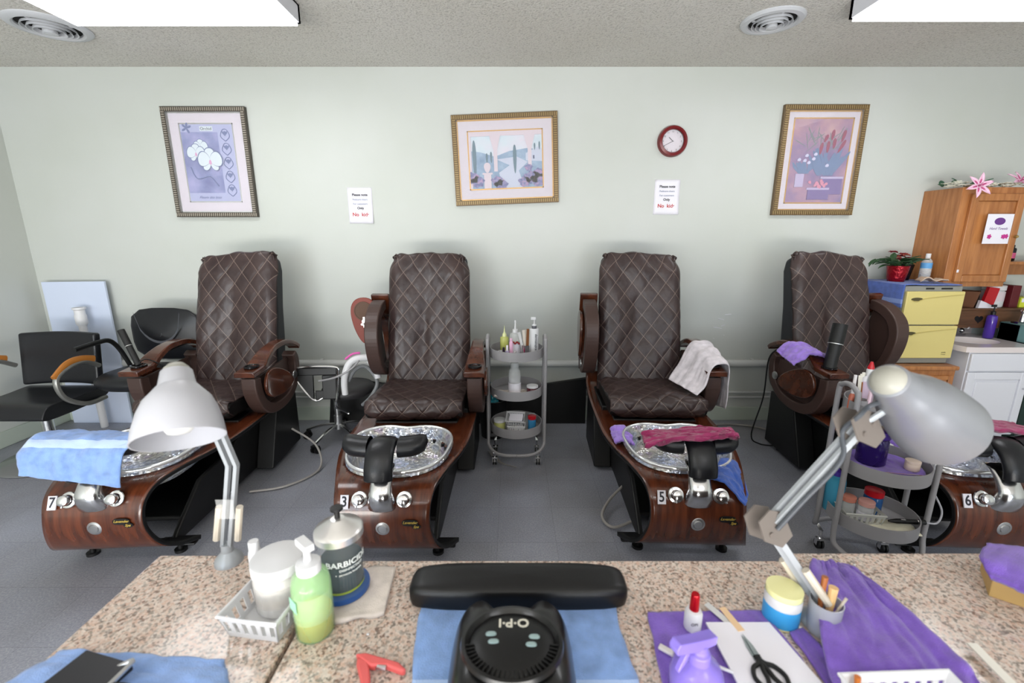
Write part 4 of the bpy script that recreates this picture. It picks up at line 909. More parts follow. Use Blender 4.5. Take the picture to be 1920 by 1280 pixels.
o = solo(m, 'red_trinket', 'dark red beaded ornament on the clear bottle of the trolley', 'ornament', mat('dark_red', L(140, 30, 34), .5)); o.location += T1 + V((-.035, -.004, z))
# middle tray
z = .505
bottle('clear bottle with a broad white label on the middle tray of the first trolley', T1 + V((-.012, -.03, z)), .042, .215, CLR_P, 'screw', CLR_P, (.02, .42, PAPER), None, 'water_bottle', neck=.6, shoulder=.3)
bottle('white lidded jar of dark red gel on the middle trolley tray', T1 + V((.108, -.05, z)), .038, .062, clear('dark_red_gel', L(96, 30, 44), .9), 'wide', WHITE, None, None, 'gel_jar')
m = MB(); m.grid(20, 14, lambda u, v: ((u - .5) * .22, (v - .5) * .13, .006 + .012 * abs(noise.noise(V((u * 5, v * 4, 2)))))); o = solo(m, 'cloth', 'cream cloth lying on the middle tray of the first trolley', 'cloth', T_CREAM, None, solid=.004, smooth=70); o.location += T1 + V((-.04, -.06, z + .003))
# bottom tray
z = .24
bottle('white lidded jar of yellow cream on the bottom tray of the first trolley', T1 + V((-.115, -.03, z)), .04, .075, clear('yellow_cream', L(196, 196, 120), .9), 'wide', WHITE, None, None, 'cream_jar')
bottle('blue bottle with a red cap on the bottom tray of the first trolley', T1 + V((.108, -.035, z)), .028, .1, BLUEL, 'wide', RED, None, None, 'red_capped_bottle')
def basket(label, loc, wx, wy, h, rz=0, mt=WHITE, name='basket', slots=(7, 5), tilt=None):
    t = thing(name, label, 'basket', loc, rz, 'white plastic baskets')
    if tilt: t.rotation_euler = tilt
    a, b = wx / 2, wy / 2; k = .86; m = MB()
    m.box((-a * k, -b * k, 0), (a * k, b * k, .003)); m.obj('bottom', mt, t)
    m = MB()
    m.tube([(-a, -b, h), (a, -b, h), (a, b, h), (-a, b, h)], .004, 6, 1, closed=True); m.obj('rim', mt, t)
    m = MB()
    for (p0, p1, n) in (((-1, -1), (1, -1), slots[0]), ((1, -1), (1, 1), slots[1]), ((1, 1), (-1, 1), slots[0]), ((-1, 1), (-1, -1), slots[1])):
        P0, P1 = V((p0[0] * a, p0[1] * b, 0)), V((p1[0] * a, p1[1] * b, 0)); Z = V((0, 0, 1))
        def pt(u, hh): q = P0.lerp(P1, u); return q * (k + (1 - k) * hh / h) + Z * hh
        th = .0022; nrm = (P1 - P0).normalized()
        def slab(u0, u1, h0, h1):
            vs = [pt(u0, h0), pt(u1, h0), pt(u1, h1), pt(u0, h1)]; o_ = nrm.cross(Z) * th
            i = [m.V(v) for v in vs] + [m.V(v - o_) for v in vs]
            for f in ((0, 1, 2, 3), (7, 6, 5, 4), (0, 4, 5, 1), (1, 5, 6, 2), (2, 6, 7, 3), (3, 7, 4, 0)): m.F([i[x] for x in f])
        slab(0, 1, 0, h * .25); slab(0, 1, h * .78, h)
        for q in range(n + 1): u = q / n; slab(max(0, u - .25 / n), min(1, u + .25 / n), h * .24, h * .8)
    m.obj('slatted_wall', mt, t, smooth=0); return t
basket('small white slotted basket at the front of the first trolley bottom tray', T1 + V((.0, -.07, z + .001)), .12, .08, .05, R(-4))
basket('small white slotted basket tilted on top of another on the first trolley', T1 + V((-.005, -.04, z + .06)), .125, .085, .05, R(-8), tilt=(R(28), 0, R(-8)))
m = MB(); m.box((-.045, -.03, 0), (.045, .03, .028)); m.mi = 1; m.box((-.04, -.0305, .006), (.04, -.0300, .02)); o = solo(m, 'blue_carton', 'blue and white printed carton inside the tilted basket on the trolley', 'box', [PAPER, mat('print_blue', L(52, 84, 160), .5)]); o.location += T1 + V((-.0, -.045, z + .075)); o.rotation_euler = (R(28), 0, R(-8))
m = MB(); m.grid(12, 10, lambda u, v: ((u - .5) * .14, .02 * math.sin(u * 9 + v * 5), v * .10 * (1 - .5 * abs(u - .6)) + .01 * noise.noise(V((u * 6, v * 6, 1))))); o = solo(m, 'plastic_bag', 'crumpled clear plastic bag at the back of the trolley bottom tray', 'plastic bag', clear('bag_film', (.8, .82, .82, 1), .3)); o.location += T1 + V((.065, .04, z))
# bin and blue spray behind the first trolley
t = thing('waste_bin', 'small black round bin behind the left side of the first trolley', 'bin', (-.15, 3.33, 0))
MB().lathe([(0, 0), (.095, 0), (.115, .29), (.12, .3), (.12, .31), (.105, .31), (.085, .02), (0, .02)], n=36).obj('bucket', BLACK, t)
bottle('teal spray bottle standing in the small black bin', (-.15, 3.33, .021), .05, .42, TEAL, 'spray', TEAL, name='spray_bottle')

# second trolley: top tray
z = .77
t = bottle('white glue bottle with red cone cap on the top tray of the front trolley', T2 + V((-.09, .045, z)), .032, .195, mat('milky_plastic', L(226, 224, 230), .4, alpha=.92), 'screw', WHITE, (.1, .82, mat('label_pink', L(206, 186, 206), .6)), None, 'glue_bottle', sx=1, sy=.6, neck=.42)
MB().lathe([(.0135, .19), (.0135, .2), (.005, .228), (0, .228)], n=18).obj('cone_cap', RED, t)
m = MB(); m.text('nail tips', Matrix.Translation((0, -.0205, .085)) @ RX @ Matrix.Rotation(R(90), 4, 'Z'), .02, .0003); m.obj('lettering', REDINK, t)
for k in range(5):
    m = MB(); m.M = Matrix.Translation((-.128 + .008 * k, .03 + .008 * k, z)) @ Matrix.Rotation(R(-6 + 2 * k), 4, 'Y'); m.box((-.006, -.001, 0), (.006, .001, .178 - .004 * abs(k - 2)))
    o = solo(m, 'emery_board', 'off white emery boards standing left of the glue bottle, fanned together', 'nail file', mat('emery_white', L(232, 228, 216), .8), 'emery boards on the front trolley'); o.location += T2
t = thing('brush_cup', 'small grey cup holding one wooden brush on the front trolley top tray', 'cup', T2 + V((-.15, -.01, z)))
for k, (x, y, c1, c2, h) in enumerate(((-.168, .03, (196, 108, 84), (230, 226, 226), .17), (-.13, -.03, (232, 196, 214), (240, 210, 222), .12), (-.07, -.05, (150, 96, 60), (20, 18, 20), .085), (-.045, -.02, (186, 100, 76), (190, 120, 90), .10), (-.02, -.05, (120, 70, 50), (22, 20, 22), .08), (-.002, .0, (220, 216, 216), (236, 236, 236), .13))):
    polish(['orange cuticle oil with white cap, leftmost on the front trolley', 'pale pink nail polish on the front trolley beside the handle', 'brown nail polish with black cap on the front trolley', 'copper nail polish standing upside on the front trolley', 'dark brown nail polish near the lamp shade on the front trolley', 'tall white polish remover pen behind the lamp shade'][k], T2 + V((x * .8 - .03, y, z)), c1, c2, h, .012, group='polish on the front trolley')
m = MB(); m.lathe([(0, .002), (.024, .002), (.024, .07), (.026, .07), (.026, 0), (0, 0)], n=24); m.obj('cup', GREY, t); m = MB(); m.tube([(0, 0, .01), (-.012, 0, .15)], .003, 6, 2); m.obj('brush', mat('brush_wood', L(150, 92, 50), .5), t)
# middle tray
z = .505
m = MB(); m.grid(24, 20, lambda u, v: (lambda r, a: (r * math.cos(a), r * math.sin(a) * .95, .007 + .012 * abs(noise.noise(V((u * 7, v * 7, 3))))))(v * .16, 2 * PI * u), cu=True); o = solo(m, 'towel', 'purple towel spread on the middle tray of the front trolley', 'towel', T_PUR, None, solid=.004, smooth=70); o.location += T2 + V((0, 0, z + .003))
bottle('dark purple lidded jar on the middle tray of the front trolley', T2 + V((-.035, .02, z + .016)), .058, .17, clear('dark_purple', L(40, 22, 90), .93), 'wide', mat('purple_lid', L(58, 24, 120), .35), None, None, 'purple_jar')
t = bottle('cream lidded round pot on the right of the front trolley middle tray', T2 + V((.095, -.055, z + .018)), .028, .045, mat('cream_plastic', L(226, 206, 190), .4), 'wide', mat('cream_lid', L(232, 212, 196), .4), None, None, 'small_pot')
m = MB(); m.bar((-.06, -.095, .026), (.10, -.135, .03), .004, .003); o = solo(m, 'cuticle_pusher', 'thin metal cuticle tool lying on the purple towel of the front trolley', 'tool', CHROME); o.location += T2 + V((0, 0, z))
towel('purple cloth hanging over the left edge of the front trolley middle tray', [(T2.x - .20, T2.y - .02, .545), (T2.x - .182, T2.y, .575), (T2.x - .15, T2.y + .0, .53)], [(T2.x - .19, T2.y + .1, .54), (T2.x - .16, T2.y + .10, .57), (T2.x - .13, T2.y + .09, .53)], T_PUR, amp=.008, seed=31)
# bottom tray
z = .24
basket('grey white slotted basket on the bottom tray of the front trolley', T2 + V((-.07, -.01, z + .001)), .17, .12, .06, R(-8), mat('basket_grey', L(196, 196, 190), .45))
bottle('clear jar with pale pink lid in the basket of the front trolley', T2 + V((-.045, -.02, z + .005)), .032, .1, CLR_P, 'wide', mat('pink_lid', L(214, 160, 150), .4), (.1, .6, PAPER), None, 'pink_lidded_jar')
bottle('clear jar with peach lid behind in the basket of the front trolley', T2 + V((-.10, .02, z + .005)), .03, .1, CLR_P, 'wide', mat('peach_lid', L(206, 130, 110), .4), None, None, 'peach_lidded_jar')
bottle('blue bottle with a wide red cap on the front trolley bottom tray', T2 + V((.035, .04, z)), .038, .125, clear('blue_bottle', L(40, 90, 150), .9), 'wide', RED, None, None, 'red_capped_bottle')
bottle('clear blue spray bottle at the left rear of the front trolley', T2 + V((-.13, .075, z)), .042, .26, clear('blue_clear', L(80, 180, 214), .6), 'pump', PUR_P, None, (.5, BLUEL), 'spray_bottle')
m = MB(); m.grid(22, 16, lambda u, v: ((u - .5) * .19, (v - .5) * .10, .006 + .012 * abs(noise.noise(V((u * 4, v * 4, 8)))))); o = solo(m, 'cloth', 'cream folded cloth at the front of the front trolley bottom tray', 'cloth', mat('cream_cloth', L(226, 222, 200), .9), None, solid=.005, smooth=70); o.location += T2 + V((.04, -.075, z + .003)); o.rotation_euler.z = R(-12)
t = thing('electric_nail_drill', 'black and silver electric nail drill handpiece with coiled cord on the front trolley', 'nail drill', T2 + V((.05, -.085, z + .042)))
m = MB(); m.cyl((.0, 0, 0), (.12, -.01, .0), .011, n=18); m.cyl((-.035, .002, 0), (.0, 0, 0), .005, .011, n=16); m.obj('handpiece', BLACK, t); MB().cyl((.015, 0, 0), (.035, -.002, 0), .0115, n=18).obj('collar', CHROME, t); MB().cyl((.085, -.006, 0), (.09, -.007, 0), .0118, n=18).obj('collar', CHROME, t)
m = MB(); m.tube([(.12, -.01, 0), (.17, -.015, .0), (.195, 0, .05), (.175, .03, .12), (.165, .04, .16), (.16, .05, .28), (.16, .06, .33)], .004, 8, 8); m.obj('cord', mat('cord_grey', L(170, 170, 176), .4), t)

# ================================================================ RIGHT CORNER: CABINETS AND SINKS
def framed_door(m, x0, x1, z0, z1, y, st=.05, th=.02):
    """raised frame with sunken panel, front at y"""
    m.box((x0, y, z0), (x0 + st, y + th, z1)); m.box((x1 - st, y, z0), (x1, y + th, z1)); m.box((x0 + st, y, z1 - st), (x1 - st, y + th, z1)); m.box((x0 + st, y, z0), (x1 - st, y + th, z0 + st))
    m.box((x0 + st, y + th * .55, z0 + st), (x1 - st, y + th, z1 - st))
# oak wall cabinet
cx, cy = 3.41, 3.30
t = thing('wall_cabinet', 'oak wall cabinet with one door and a Hand Towels sheet, upper right', 'cabinet', (cx, YW, 1.185))
MB().box((-.225, -.31, 0), (.225, 0, .70)).obj('body', OAK, t, bevel=.003)
m = MB(); framed_door(m, -.165, .215, .035, .655, -.332, .05, .022); d = m.obj('door', OAK, t, bevel=.006)
MB().lathe([(0, .024), (.009, .022), (.012, .014), (.006, .008), (.006, 0)], c=(.195, -.332, .36), d=(0, -1, 0), n=18).obj('knob', mat('brass', L(190, 160, 100), .3, metal=.8), d)
m = MB(); m.box((-.165, -.3335, .105), (-.15, -.332, .125)); m.obj('sticker', PAPER, d)
t = thing('printed_sheet', 'white sheet reading Hand Towels taped to the oak cabinet door', 'sign', (cx + .03, cy - .0265, 1.185))
m = MB(); m.box((-.085, -.002, .31), (.10, -.0005, .515)); m.obj('sheet', PAPER, t)
PURI = mat('purple_ink', L(104, 58, 132), .8); MAGI = mat('magenta_ink', L(190, 56, 138), .8)
m = MB(); m.lathe([(0, 0), (.038, 0), (.038, .001), (0, .001)], c=(.008, -.0022, .465), d=(0, -1, 0), n=30, sy=.66); m.obj('oval_badge', PURI, t)
m = MB(); m.text('Hand Towels', Matrix.Translation((.008, -.003, .415)) @ RX, .024, .0002, shear=.3); m.obj('lettering', PURI, t)
m = MB()
for x, z in ((-.045, .36), (.055, .36), (.075, .362)):
    for k in range(5): petal(m, x, z, 2 * PI * k / 5, .017, .012, -.003 - .0003 * k, 6)
m.obj('flower_print', MAGI, t)
# garland on the cabinet
LEAFG = mat('silk_leaf', L(58, 98, 74), .6); LILY = mat('lily_pink', L(230, 188, 210), .6); LILYD = mat('lily_deep', L(182, 76, 124), .6); BLOS = mat('blossom_white', L(232, 230, 214), .7)
t = thing('flower_garland', 'silk garland of pink lilies, white blossoms and leaves on top of the oak cabinet', 'garland', (cx, 3.42, 1.887))
def leaf(m, p, d, up, ln, wd, curl=.2, mi=0):
    p, d, up = V(p), V(d).normalized(), V(up).normalized(); sd = d.cross(up).normalized(); up = sd.cross(d); m.mi = mi
    m.grid(4, 7, lambda u, v: p + d * (v * ln) + sd * ((u - .5) * wd * math.sin(PI * min(.999, .08 + .92 * v)) ** .8) + up * (-curl * ln * v * v + .18 * wd * abs(u - .5) * 2))
rn = random.Random(11)
m = MB()
for k in range(16):
    x = -.26 + .03 * k + rn.uniform(-.01, .01) if k < 9 else rn.uniform(-.27, .25)
    a = rn.uniform(0, 2 * PI); leaf(m, (x, -.02 + rn.uniform(-.05, .05), .01), (math.cos(a), math.sin(a) * .6 - .2, rn.uniform(.1, 1)), (0, 0, 1), rn.uniform(.05, .09), .032, .3)
m.obj('leaf_cluster', LEAFG, t, solid=.001)
m = MB()
for k in range(60):
    x = rn.uniform(-.29, -.1) if k < 24 else rn.uniform(-.1, .3); p = V((x, rn.uniform(-.10, .02), rn.uniform(.0, .03)))
    for q in range(5):
        a = 2 * PI * q / 5; leaf(m, p, (math.cos(a), math.sin(a), .5), (0, 0, 1), .026, .022, .2)
m.obj('blossom_cluster', BLOS, t, solid=.0006)
for (p, ax) in (((-.175, -.15, .0), (-.1, -.9, .2)), ((.17, -.09, .035), (.1, -.7, .7))):
    m = MB(); ax = V(ax).normalized(); x, y, _ = m.frame(ax)
    for q in range(6):
        a = 2 * PI * q / 6 + .3; o_ = x * math.cos(a) + y * math.sin(a)
        leaf(m, V(p), o_ * 1 + ax * .5, ax, .088, .034, .35, 0); leaf(m, V(p) + ax * .001, o_ * 1 + ax * .52, ax, .06, .012, .3, 1)
    for q in range(4): m.mi = 1; m.cyl(V(p), V(p) + ax * .04 + x * .012 * math.cos(q * 1.6) + y * .012 * math.sin(q * 1.6), .0016, n=5)
    m.obj('lily', [LILY, LILYD], t, solid=.001)
# open shelves right of the cabinet
t = thing('open_shelf', 'small open oak shelf at the right edge beside the wall cabinet', 'shelf', (3.95, YW, 1.34))
MB().box((-.31, -.22, .0), (.35, 0, .022)).obj('board', OAK, t, bevel=.003); MB().box((-.31, -.03, -.09), (.35, 0, 0)).obj('back_rail', OAK, t, bevel=.003)
bottle('black bottle with a pink label at the right edge on the small open shelf', (3.83, 3.50, 1.363), .028, .12, mat('black_gloss', L(22, 20, 24), .2), 'screw', BLACK, (.2, .6, mat('pink_label', L(190, 80, 120), .5)), None, neck=.5)
t = thing('low_shelf', 'dark brown shelf with a heart cutout rail above the white sink', 'shelf', (3.65, YW, .82))
BRW = m_wood('brown_wood', L(78, 50, 32), L(108, 72, 46), .45, 9, (.4, 3, 3), .1)
MB().box((-.42, -.2, .165), (.6, 0, .185)).obj('board', BRW, t, bevel=.003)
MB().box((-.42, -.2, .03), (.6, -.185, .165)).obj('valance', BRW, t, bevel=.002); MB().box((-.42, -.02, .055), (.6, 0, .165)).obj('back_panel', BRW, t)
m = MB(); hp = [(.16 * math.sin(a) ** 3 * .14, (.13 * math.cos(a) - .05 * math.cos(2 * a) - .02 * math.cos(3 * a) - .01 * math.cos(4 * a)) * .14) for a in [2 * PI * k / 30 for k in range(30)]]
m.prism([(-.02 + x * 1.5, .10 + z * 1.5) for x, z in hp], -.2015, -.20, 'y'); m.obj('heart_cutout', BLACK, t)
ZS = 1.006
t = thing('planter', 'brown square planter on the dark shelf beside the yellow cabinet', 'planter', (3.60, 3.52, ZS))
m = MB(); m.lathe([(0, 0), (.06, 0), (.085, .115), (.09, .115), (.09, .125), (.078, .125), (.055, .01), (0, .01)], n=4, sup=1.2); m.M = Matrix.Rotation(R(45), 4, 'Z'); m.obj('pot', mat('terracotta_brown', L(112, 70, 44), .7), t, smooth=0)
m = MB(); m.prism([(-.04, .0), (.045, .0), (.07, .15), (-.01, .16)], -.012, .012, 'y'); o = solo(m, 'red_packet', 'bright red packet leaning against the white jar on the shelf', 'packet', RED); o.location += V((3.70, 3.47, ZS))
m = MB(); m.prism([(-.05, .0), (.10, .0), (.0, .045), (-.04, .06)], -.01, .01, 'y'); o = solo(m, 'white_card', 'white card lying before the red packet on the shelf', 'card', PAPER); o.location += V((3.66, 3.445, ZS))
bottle('large white jar with printed label under the oak cabinet', (3.80, 3.53, ZS), .068, .17, WHITE, 'wide', mat('lid_grey_white', L(214, 212, 214), .4), (.35, .9, mat('jar_label', L(214, 200, 206), .6)), None, 'large_jar')
m = MB(); m.box((3.885, 3.47, ZS), (3.95, 3.6, ZS + .17)); solo(m, 'maroon_box', 'tall maroon box right of the white jar on the shelf', 'box', mat('maroon', L(92, 20, 28), .4), bevel=.002)
t = thing('tissue_box', 'yellow green tissue box on the dark shelf at the right edge', 'tissue box', (4.08, 3.52, ZS), R(-4))
m = MB(); m.box((-.11, -.055, 0), (.11, .055, .075)); m.mi = 1; m.box((-.1, -.0556, .04), (.1, -.055, .07)); m.obj('carton', [mat('acid_yellow', L(206, 214, 60), .5), PAPER], t, bevel=.002)
m = MB(); m.grid(10, 8, lambda u, v: ((u - .5) * .07, .015 * math.sin(u * 8), .07 + v * .06 * (1 - abs(u - .5)))); m.obj('tissue', PAPER, t, solid=.001)

# two-door hot towel cabinet
t = thing('towel_warmer', 'cream yellow two door hot towel cabinet standing on the oak drawer unit', 'towel cabinet', (3.0, 3.40, .635))
CREAM = mat('cream_yellow', L(216, 200, 128), .35); GRYT = mat('warmer_grey', L(138, 138, 132), .4)
MB().box((-.205, -.22, 0), (.205, .2, .57)).obj('body', GRYT, t, bevel=.008)
for k, (z0, z1) in enumerate(((.045, .285), (.293, .532))):
    d = MB().box((-.205, -.245, z0), (.205, -.22, z1)).obj('door', CREAM, t, bevel=.006)
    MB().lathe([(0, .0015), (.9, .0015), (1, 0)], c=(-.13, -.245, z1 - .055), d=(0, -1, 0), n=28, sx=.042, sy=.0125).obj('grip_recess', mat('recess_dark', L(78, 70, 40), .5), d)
    MB().tube([(-.165, -.246, z1 - .062), (-.13, -.247, z1 - .073), (-.08, -.247, z1 - .052), (.03, -.2465, z1 - .037), (.19, -.246, z1 - .022)], .0022, 6, 6).obj('moulding', mat('cream_shade', L(190, 172, 100), .4), d)
m = MB(); m.text('smile', Matrix.Translation((.14, -.246, .09)) @ RX, .016, .0003); m.text('2 zone', Matrix.Translation((.14, -.246, .075)) @ RX, .012, .0003); m.obj('lettering', mat('badge_grey', L(120, 112, 80), .5), t)
m = MB(); m.box((-.06, -.2215, .545), (.0, -.22, .556)); m.box((.05, -.2215, .545), (.13, -.22, .556)); m.obj('control_strip', BLACK, t)
towel('blue towel with pale stripes covering the top of the yellow towel cabinet', [(3.19, 3.175, 1.212), (2.95, 3.175, 1.212), (2.80, 3.175, 1.212), (2.782, 3.175, 1.19), (2.78, 3.17, 1.05)], [(3.19, 3.58, 1.212), (2.95, 3.58, 1.212), (2.80, 3.58, 1.212), (2.782, 3.58, 1.19), (2.78, 3.58, 1.05)], m_towel('blue_terry_cabinet', L(88, 116, 200), L(140, 164, 226), (.52, .014)), amp=.002, seed=40, th=.005)
t = thing('drawer_unit', 'oak drawer unit under the yellow towel cabinet', 'cabinet', (3.0, 3.38, 0))
MB().box((-.22, -.26, 0), (.225, .22, .6)).obj('body', OAK, t, bevel=.004); MB().box((-.235, -.28, .6), (.235, .22, .632)).obj('top', OAK, t, bevel=.01)
for z0, z1 in ((.33, .56), (.06, .30)):
    m = MB(); framed_door(m, -.2, .2, z0, z1, -.278, .03, .018); d = m.obj('drawer', OAK, t, bevel=.004)
    MB().tube([(-.06, -.278, z0 + .13), (-.055, -.295, z0 + .13), (.055, -.295, z0 + .13), (.06, -.278, z0 + .13)], .005, 8, 1).obj('pull', STEEL, d)
ZT = 1.217
t = thing('potted_plant', 'green leafy plant in a red foil pot on the yellow towel cabinet', 'plant', (2.90, 3.40, ZT)); t.scale = (1.15, 1.15, 1.15)
FOIL = mat('red_foil', L(150, 16, 30), .18, metal=.5, bump=(60, .8, .01))
MB().lathe([(0, 0), (.045, 0), (.05, .02), (.062, .10), (.058, .10), (.05, .05), (0, .09)], n=30).obj('foil_pot', FOIL, t)
m = MB(); rn = random.Random(3)
for k in range(34):
    a = rn.uniform(0, 2 * PI); s = V((rn.uniform(-.03, .03), rn.uniform(-.03, .03), .09)); d_ = V((math.cos(a) * rn.uniform(.4, 1.3), math.sin(a) * .5, rn.uniform(.25, 1.1)))
    leaf(m, s + d_.normalized() * rn.uniform(0, .05), d_, (0, 0, 1), rn.uniform(.06, .10), .036, .5)
for q in range(4): leaf(m, (-.06 - .03 * q, 0, .14 - .0 * q), (-1, -.1, .3 - .25 * q), (0, 0, 1), .06, .034, .4)
m.obj('foliage', mat('deep_leaf', L(44, 76, 44), .5), t, solid=.0012)
t = thing('potted_flowers', 'dark pot of dusty red silk flowers behind the green plant', 'plant', (3.04, 3.53, ZT))
MB().lathe([(0, 0), (.055, 0), (.075, .12), (.07, .12), (0, .1)], n=28).obj('pot', BLACK, t)
for k in range(9):
    m = MB(); p = V((rn.uniform(-.08, .09), rn.uniform(-.05, .03), .15 + rn.uniform(0, .07)))
    for q in range(14):
        a = q * 2.4; e = .3 + q * .06; leaf(m, p, (math.cos(a), math.sin(a), 1.2 - e), (0, 0, 1), .022 + .001 * q, .022, .3)
    m.obj('bloom', mat('bloom_%d' % (k % 3), L(*((128, 30, 44), (196, 104, 88), (150, 50, 56))[k % 3]), .6), t, solid=.0008)
t = bottle('clear plastic water bottle with a blue label on the yellow towel cabinet', (3.11, 3.40, ZT), .034, .205, CLR_P, 'screw', WHITE, (.55, .78, mat('water_label', L(96, 160, 214), .5)), None, 'water_bottle', neck=.4, shoulder=.3)
m = MB()
for k in range(7): m.lathe([(.0335, .02 + .011 * k), (.0355, .0255 + .011 * k), (.0335, .031 + .011 * k)], n=24)
m.obj('ribs', CLR_P, t)
m = MB(); m.grid(16, 10, lambda u, v: ((u - .5) * .17, (v - .5) * .08, .012 + .03 * abs(math.sin(u * 5.5)) * (1 - .6 * u) + .01 * noise.noise(V((u * 6, v * 5, 2))))); o = solo(m, 'work_gloves', 'crumpled beige cloth gloves in front of the pots on the towel cabinet', 'gloves', mat('beige_cloth', L(196, 172, 150), .9), None, solid=.006, smooth=60); o.location += V((3.05, 3.27, ZT + .004)); o.rotation_euler.z = R(-14)

# white vanity with sink
t = thing('sink_vanity', 'white sink vanity with one panelled door right of the oak drawer unit', 'vanity', (3.51, 3.36, 0))
MB().box((-.225, -.25, .10), (.23, .24, .735)).obj('body', WHITE2, t, bevel=.003); MB().box((-.2, -.20, 0), (.22, .24, .10)).obj('toe_kick', WHITE2, t)
m = MB(); m.box((-.22, -.27, .60), (.225, -.25, .728)); m.obj('false_drawer', WHITE2, t, bevel=.005)
m = MB(); framed_door(m, -.22, .225, .115, .590, -.27, .055, .02); m.box((-.22 + .075, -.267, .19), (.225 - .075, -.255, .515)); d = m.obj('door', WHITE2, t, bevel=.006)
MB().lathe([(0, .02), (.008, .018), (.009, .01), (.005, .006), (.005, 0)], c=(.20, -.27, .47), d=(0, -1, 0), n=16).obj('knob', CHROME, d)
MARB = mat('cultured_marble', L(226, 216, 214), .2, coat=.5)
m = MB(); n = 40
def topf(u, v):
    a = 2 * PI * u; k = v; X, Y = supr(a, 12)
    o_ = V((X * .265, Y * .262, 0)); i_ = V((math.cos(a) * .175, math.sin(a) * .13 - .03, 0)); 
    if k <= .5: q = o_.lerp(i_, k * 2); z = .775
    else: w_ = (k - .5) * 2; q = V((i_.x * (1 - w_ * .9), (i_.y + .03) * (1 - w_ * .9) - .03, 0)); z = .775 - .11 * math.sin(w_ * PI / 2)
    return (q.x, q.y, z)
m.grid(n, 16, topf, cu=True); m.grid(n, 1, lambda u, v: (supr(2 * PI * u, 12)[0] * .265, supr(2 * PI * u, 12)[1] * .262, .735 + .04 * v), cu=True)
m.box((-.26, .235, .775), (.26, .262, .87)); m.obj('sink_top', MARB, t, smooth=40)
m = MB(); m.M = Matrix.Translation((.15, 0, 0)); m.box((-.16, .15, .775), (-.02, .20, .79)); m.tube([(-.09, .18, .785), (-.09, .17, .86), (-.09, .12, .875), (-.09, .07, .85)], .011, 10, 5); m.ball((-.145, .175, .81), .02, 12); m.ball((-.035, .175, .81), .02, 12); m.obj('faucet', CHROME, t)
t = thing('teal_basin', 'pale teal basin with a chrome tap at the right edge', 'sink', (4.04, 3.27, .735))
TEALB = mat('teal_basin_plastic', L(110, 150, 150), .4)
m = MB(); m.box((-.25, -.17, 0), (.25, -.15, .17)); m.box((-.25, -.15, 0), (-.23, .15, .17)); m.box((.23, -.15, 0), (.25, .15, .17)); m.box((-.25, .0, 0), (.25, .15, .17)); m.box((-.25, -.15, 0), (.25, .1, .05)); m.obj('basin', TEALB, t, bevel=.006)
m = MB(); m.box((-.235, .04, .17), (-.13, .09, .185)); m.cyl((-.185, .06, .18), (-.185, .06, .25), .02, .014, n=16); m.tube([(-.185, .06, .22), (-.185, .0, .235), (-.185, -.06, .21)], .011, 10, 5); m.ball((-.185, .06, .26), .022, 14); m.obj('tap', CHROME, t)
m = MB(); m.box((3.755, 3.10, 0), (4.3, 3.615, .73)); solo(m, 'green_cabinet', 'dark green cabinet at the right edge beside the white vanity', 'cabinet', mat('dark_green', L(30, 52, 46), .5), bevel=.004)
bottle('purple spray bottle between the white sink and the teal basin', (3.69, 3.39, .78), .032, .26, clear('violet_plastic', L(80, 50, 160), .85), 'pump', BLACK, None, (.35, PUR_P), 'spray_bottle')

# cables
CAB = mat('cable_grey', L(150, 146, 142), .5)
for pts, r, mt, lab in (
    ([(-1.56, 2.95, .22), (-1.38, 2.9, .12), (-1.30, 2.75, .02), (-1.42, 2.55, .012), (-1.62, 2.48, .012)], .007, CAB, 'grey cable looping on the floor right of spa chair 7'),
    ([(.70, 2.2, .02), (.55, 2.12, .02), (.50, 2.2, .03), (.56, 2.32, .05), (.66, 2.4, .1)], .008, CAB, 'short grey hose looping out left of the base of spa chair 5'),
    ([(1.30, 3.50, .06), (1.40, 3.40, .012), (1.48, 3.3, .01), (1.42, 3.2, .01), (1.36, 3.26, .01), (1.48, 3.34, .012), (1.6, 3.22, .01), (1.62, 3.12, .01)], .006, WHITE, 'white tangled cord on the floor right of spa chair 5'),
    ([(1.45, 3.42, .012), (1.75, 3.5, .012), (2.0, 3.46, .012), (2.15, 3.3, .012)], .007, CAB, 'cream cable along the floor before the back wall, behind spa chair 6'),
    ([(1.86, 3.02, .79), (1.82, 3.06, .7), (1.84, 3.1, .4), (1.80, 3.12, .1), (1.88, 3.14, .012), (2.0, 3.1, .012)], .005, BLACK, 'thin black cord hanging from the left arm of spa chair 6')):
    m = MB(); m.tube(pts, r, 8, 8); solo(m, 'cable', lab, 'cable', mt)
m = MB()
for k in range(5): m.tube([(-.17 + .01 * k, 2.98, .03), (-.12 + .012 * k, 2.9 - .01 * k, .006), (-.07 + .025 * k, 2.84 - .012 * k, .006)], .0035, 6, 5)
solo(m, 'wire_ends', 'bundle of loose wire ends on the floor left of the first trolley', 'wires', CAB)

# ================================================================ GRANITE TABLES
ZD = .76
def table(x0, x1, yf, label, y0=.40):
    t = thing('manicure_table', label, 'table', ((x0 + x1) / 2, (y0 + yf) / 2, 0), 0, 'granite topped manicure tables')
    hx, hy = (x1 - x0) / 2, (yf - y0) / 2
    m = MB(); m.box((-hx, -hy, ZD - .03), (hx, hy, ZD)); m.obj('granite_top', GRAN, t, bevel=.004)
    MB().box((-hx + .06, -hy + .05, .0), (hx - .06, hy - .08, ZD - .031)).obj('cabinet', mat('table_cabinet', L(90, 78, 72), .5), t, bevel=.005)
table(-.888, -.447, .977, 'left granite topped manicure table with the blue towel and black case')
table(-.438, .70, .958, 'middle granite topped manicure table with the black nail dryer')
table(.709, 1.9, .985, 'right granite topped manicure table with purple towels and a basket')

def dz(px, py, z=ZD): return PZ(px, py, z)
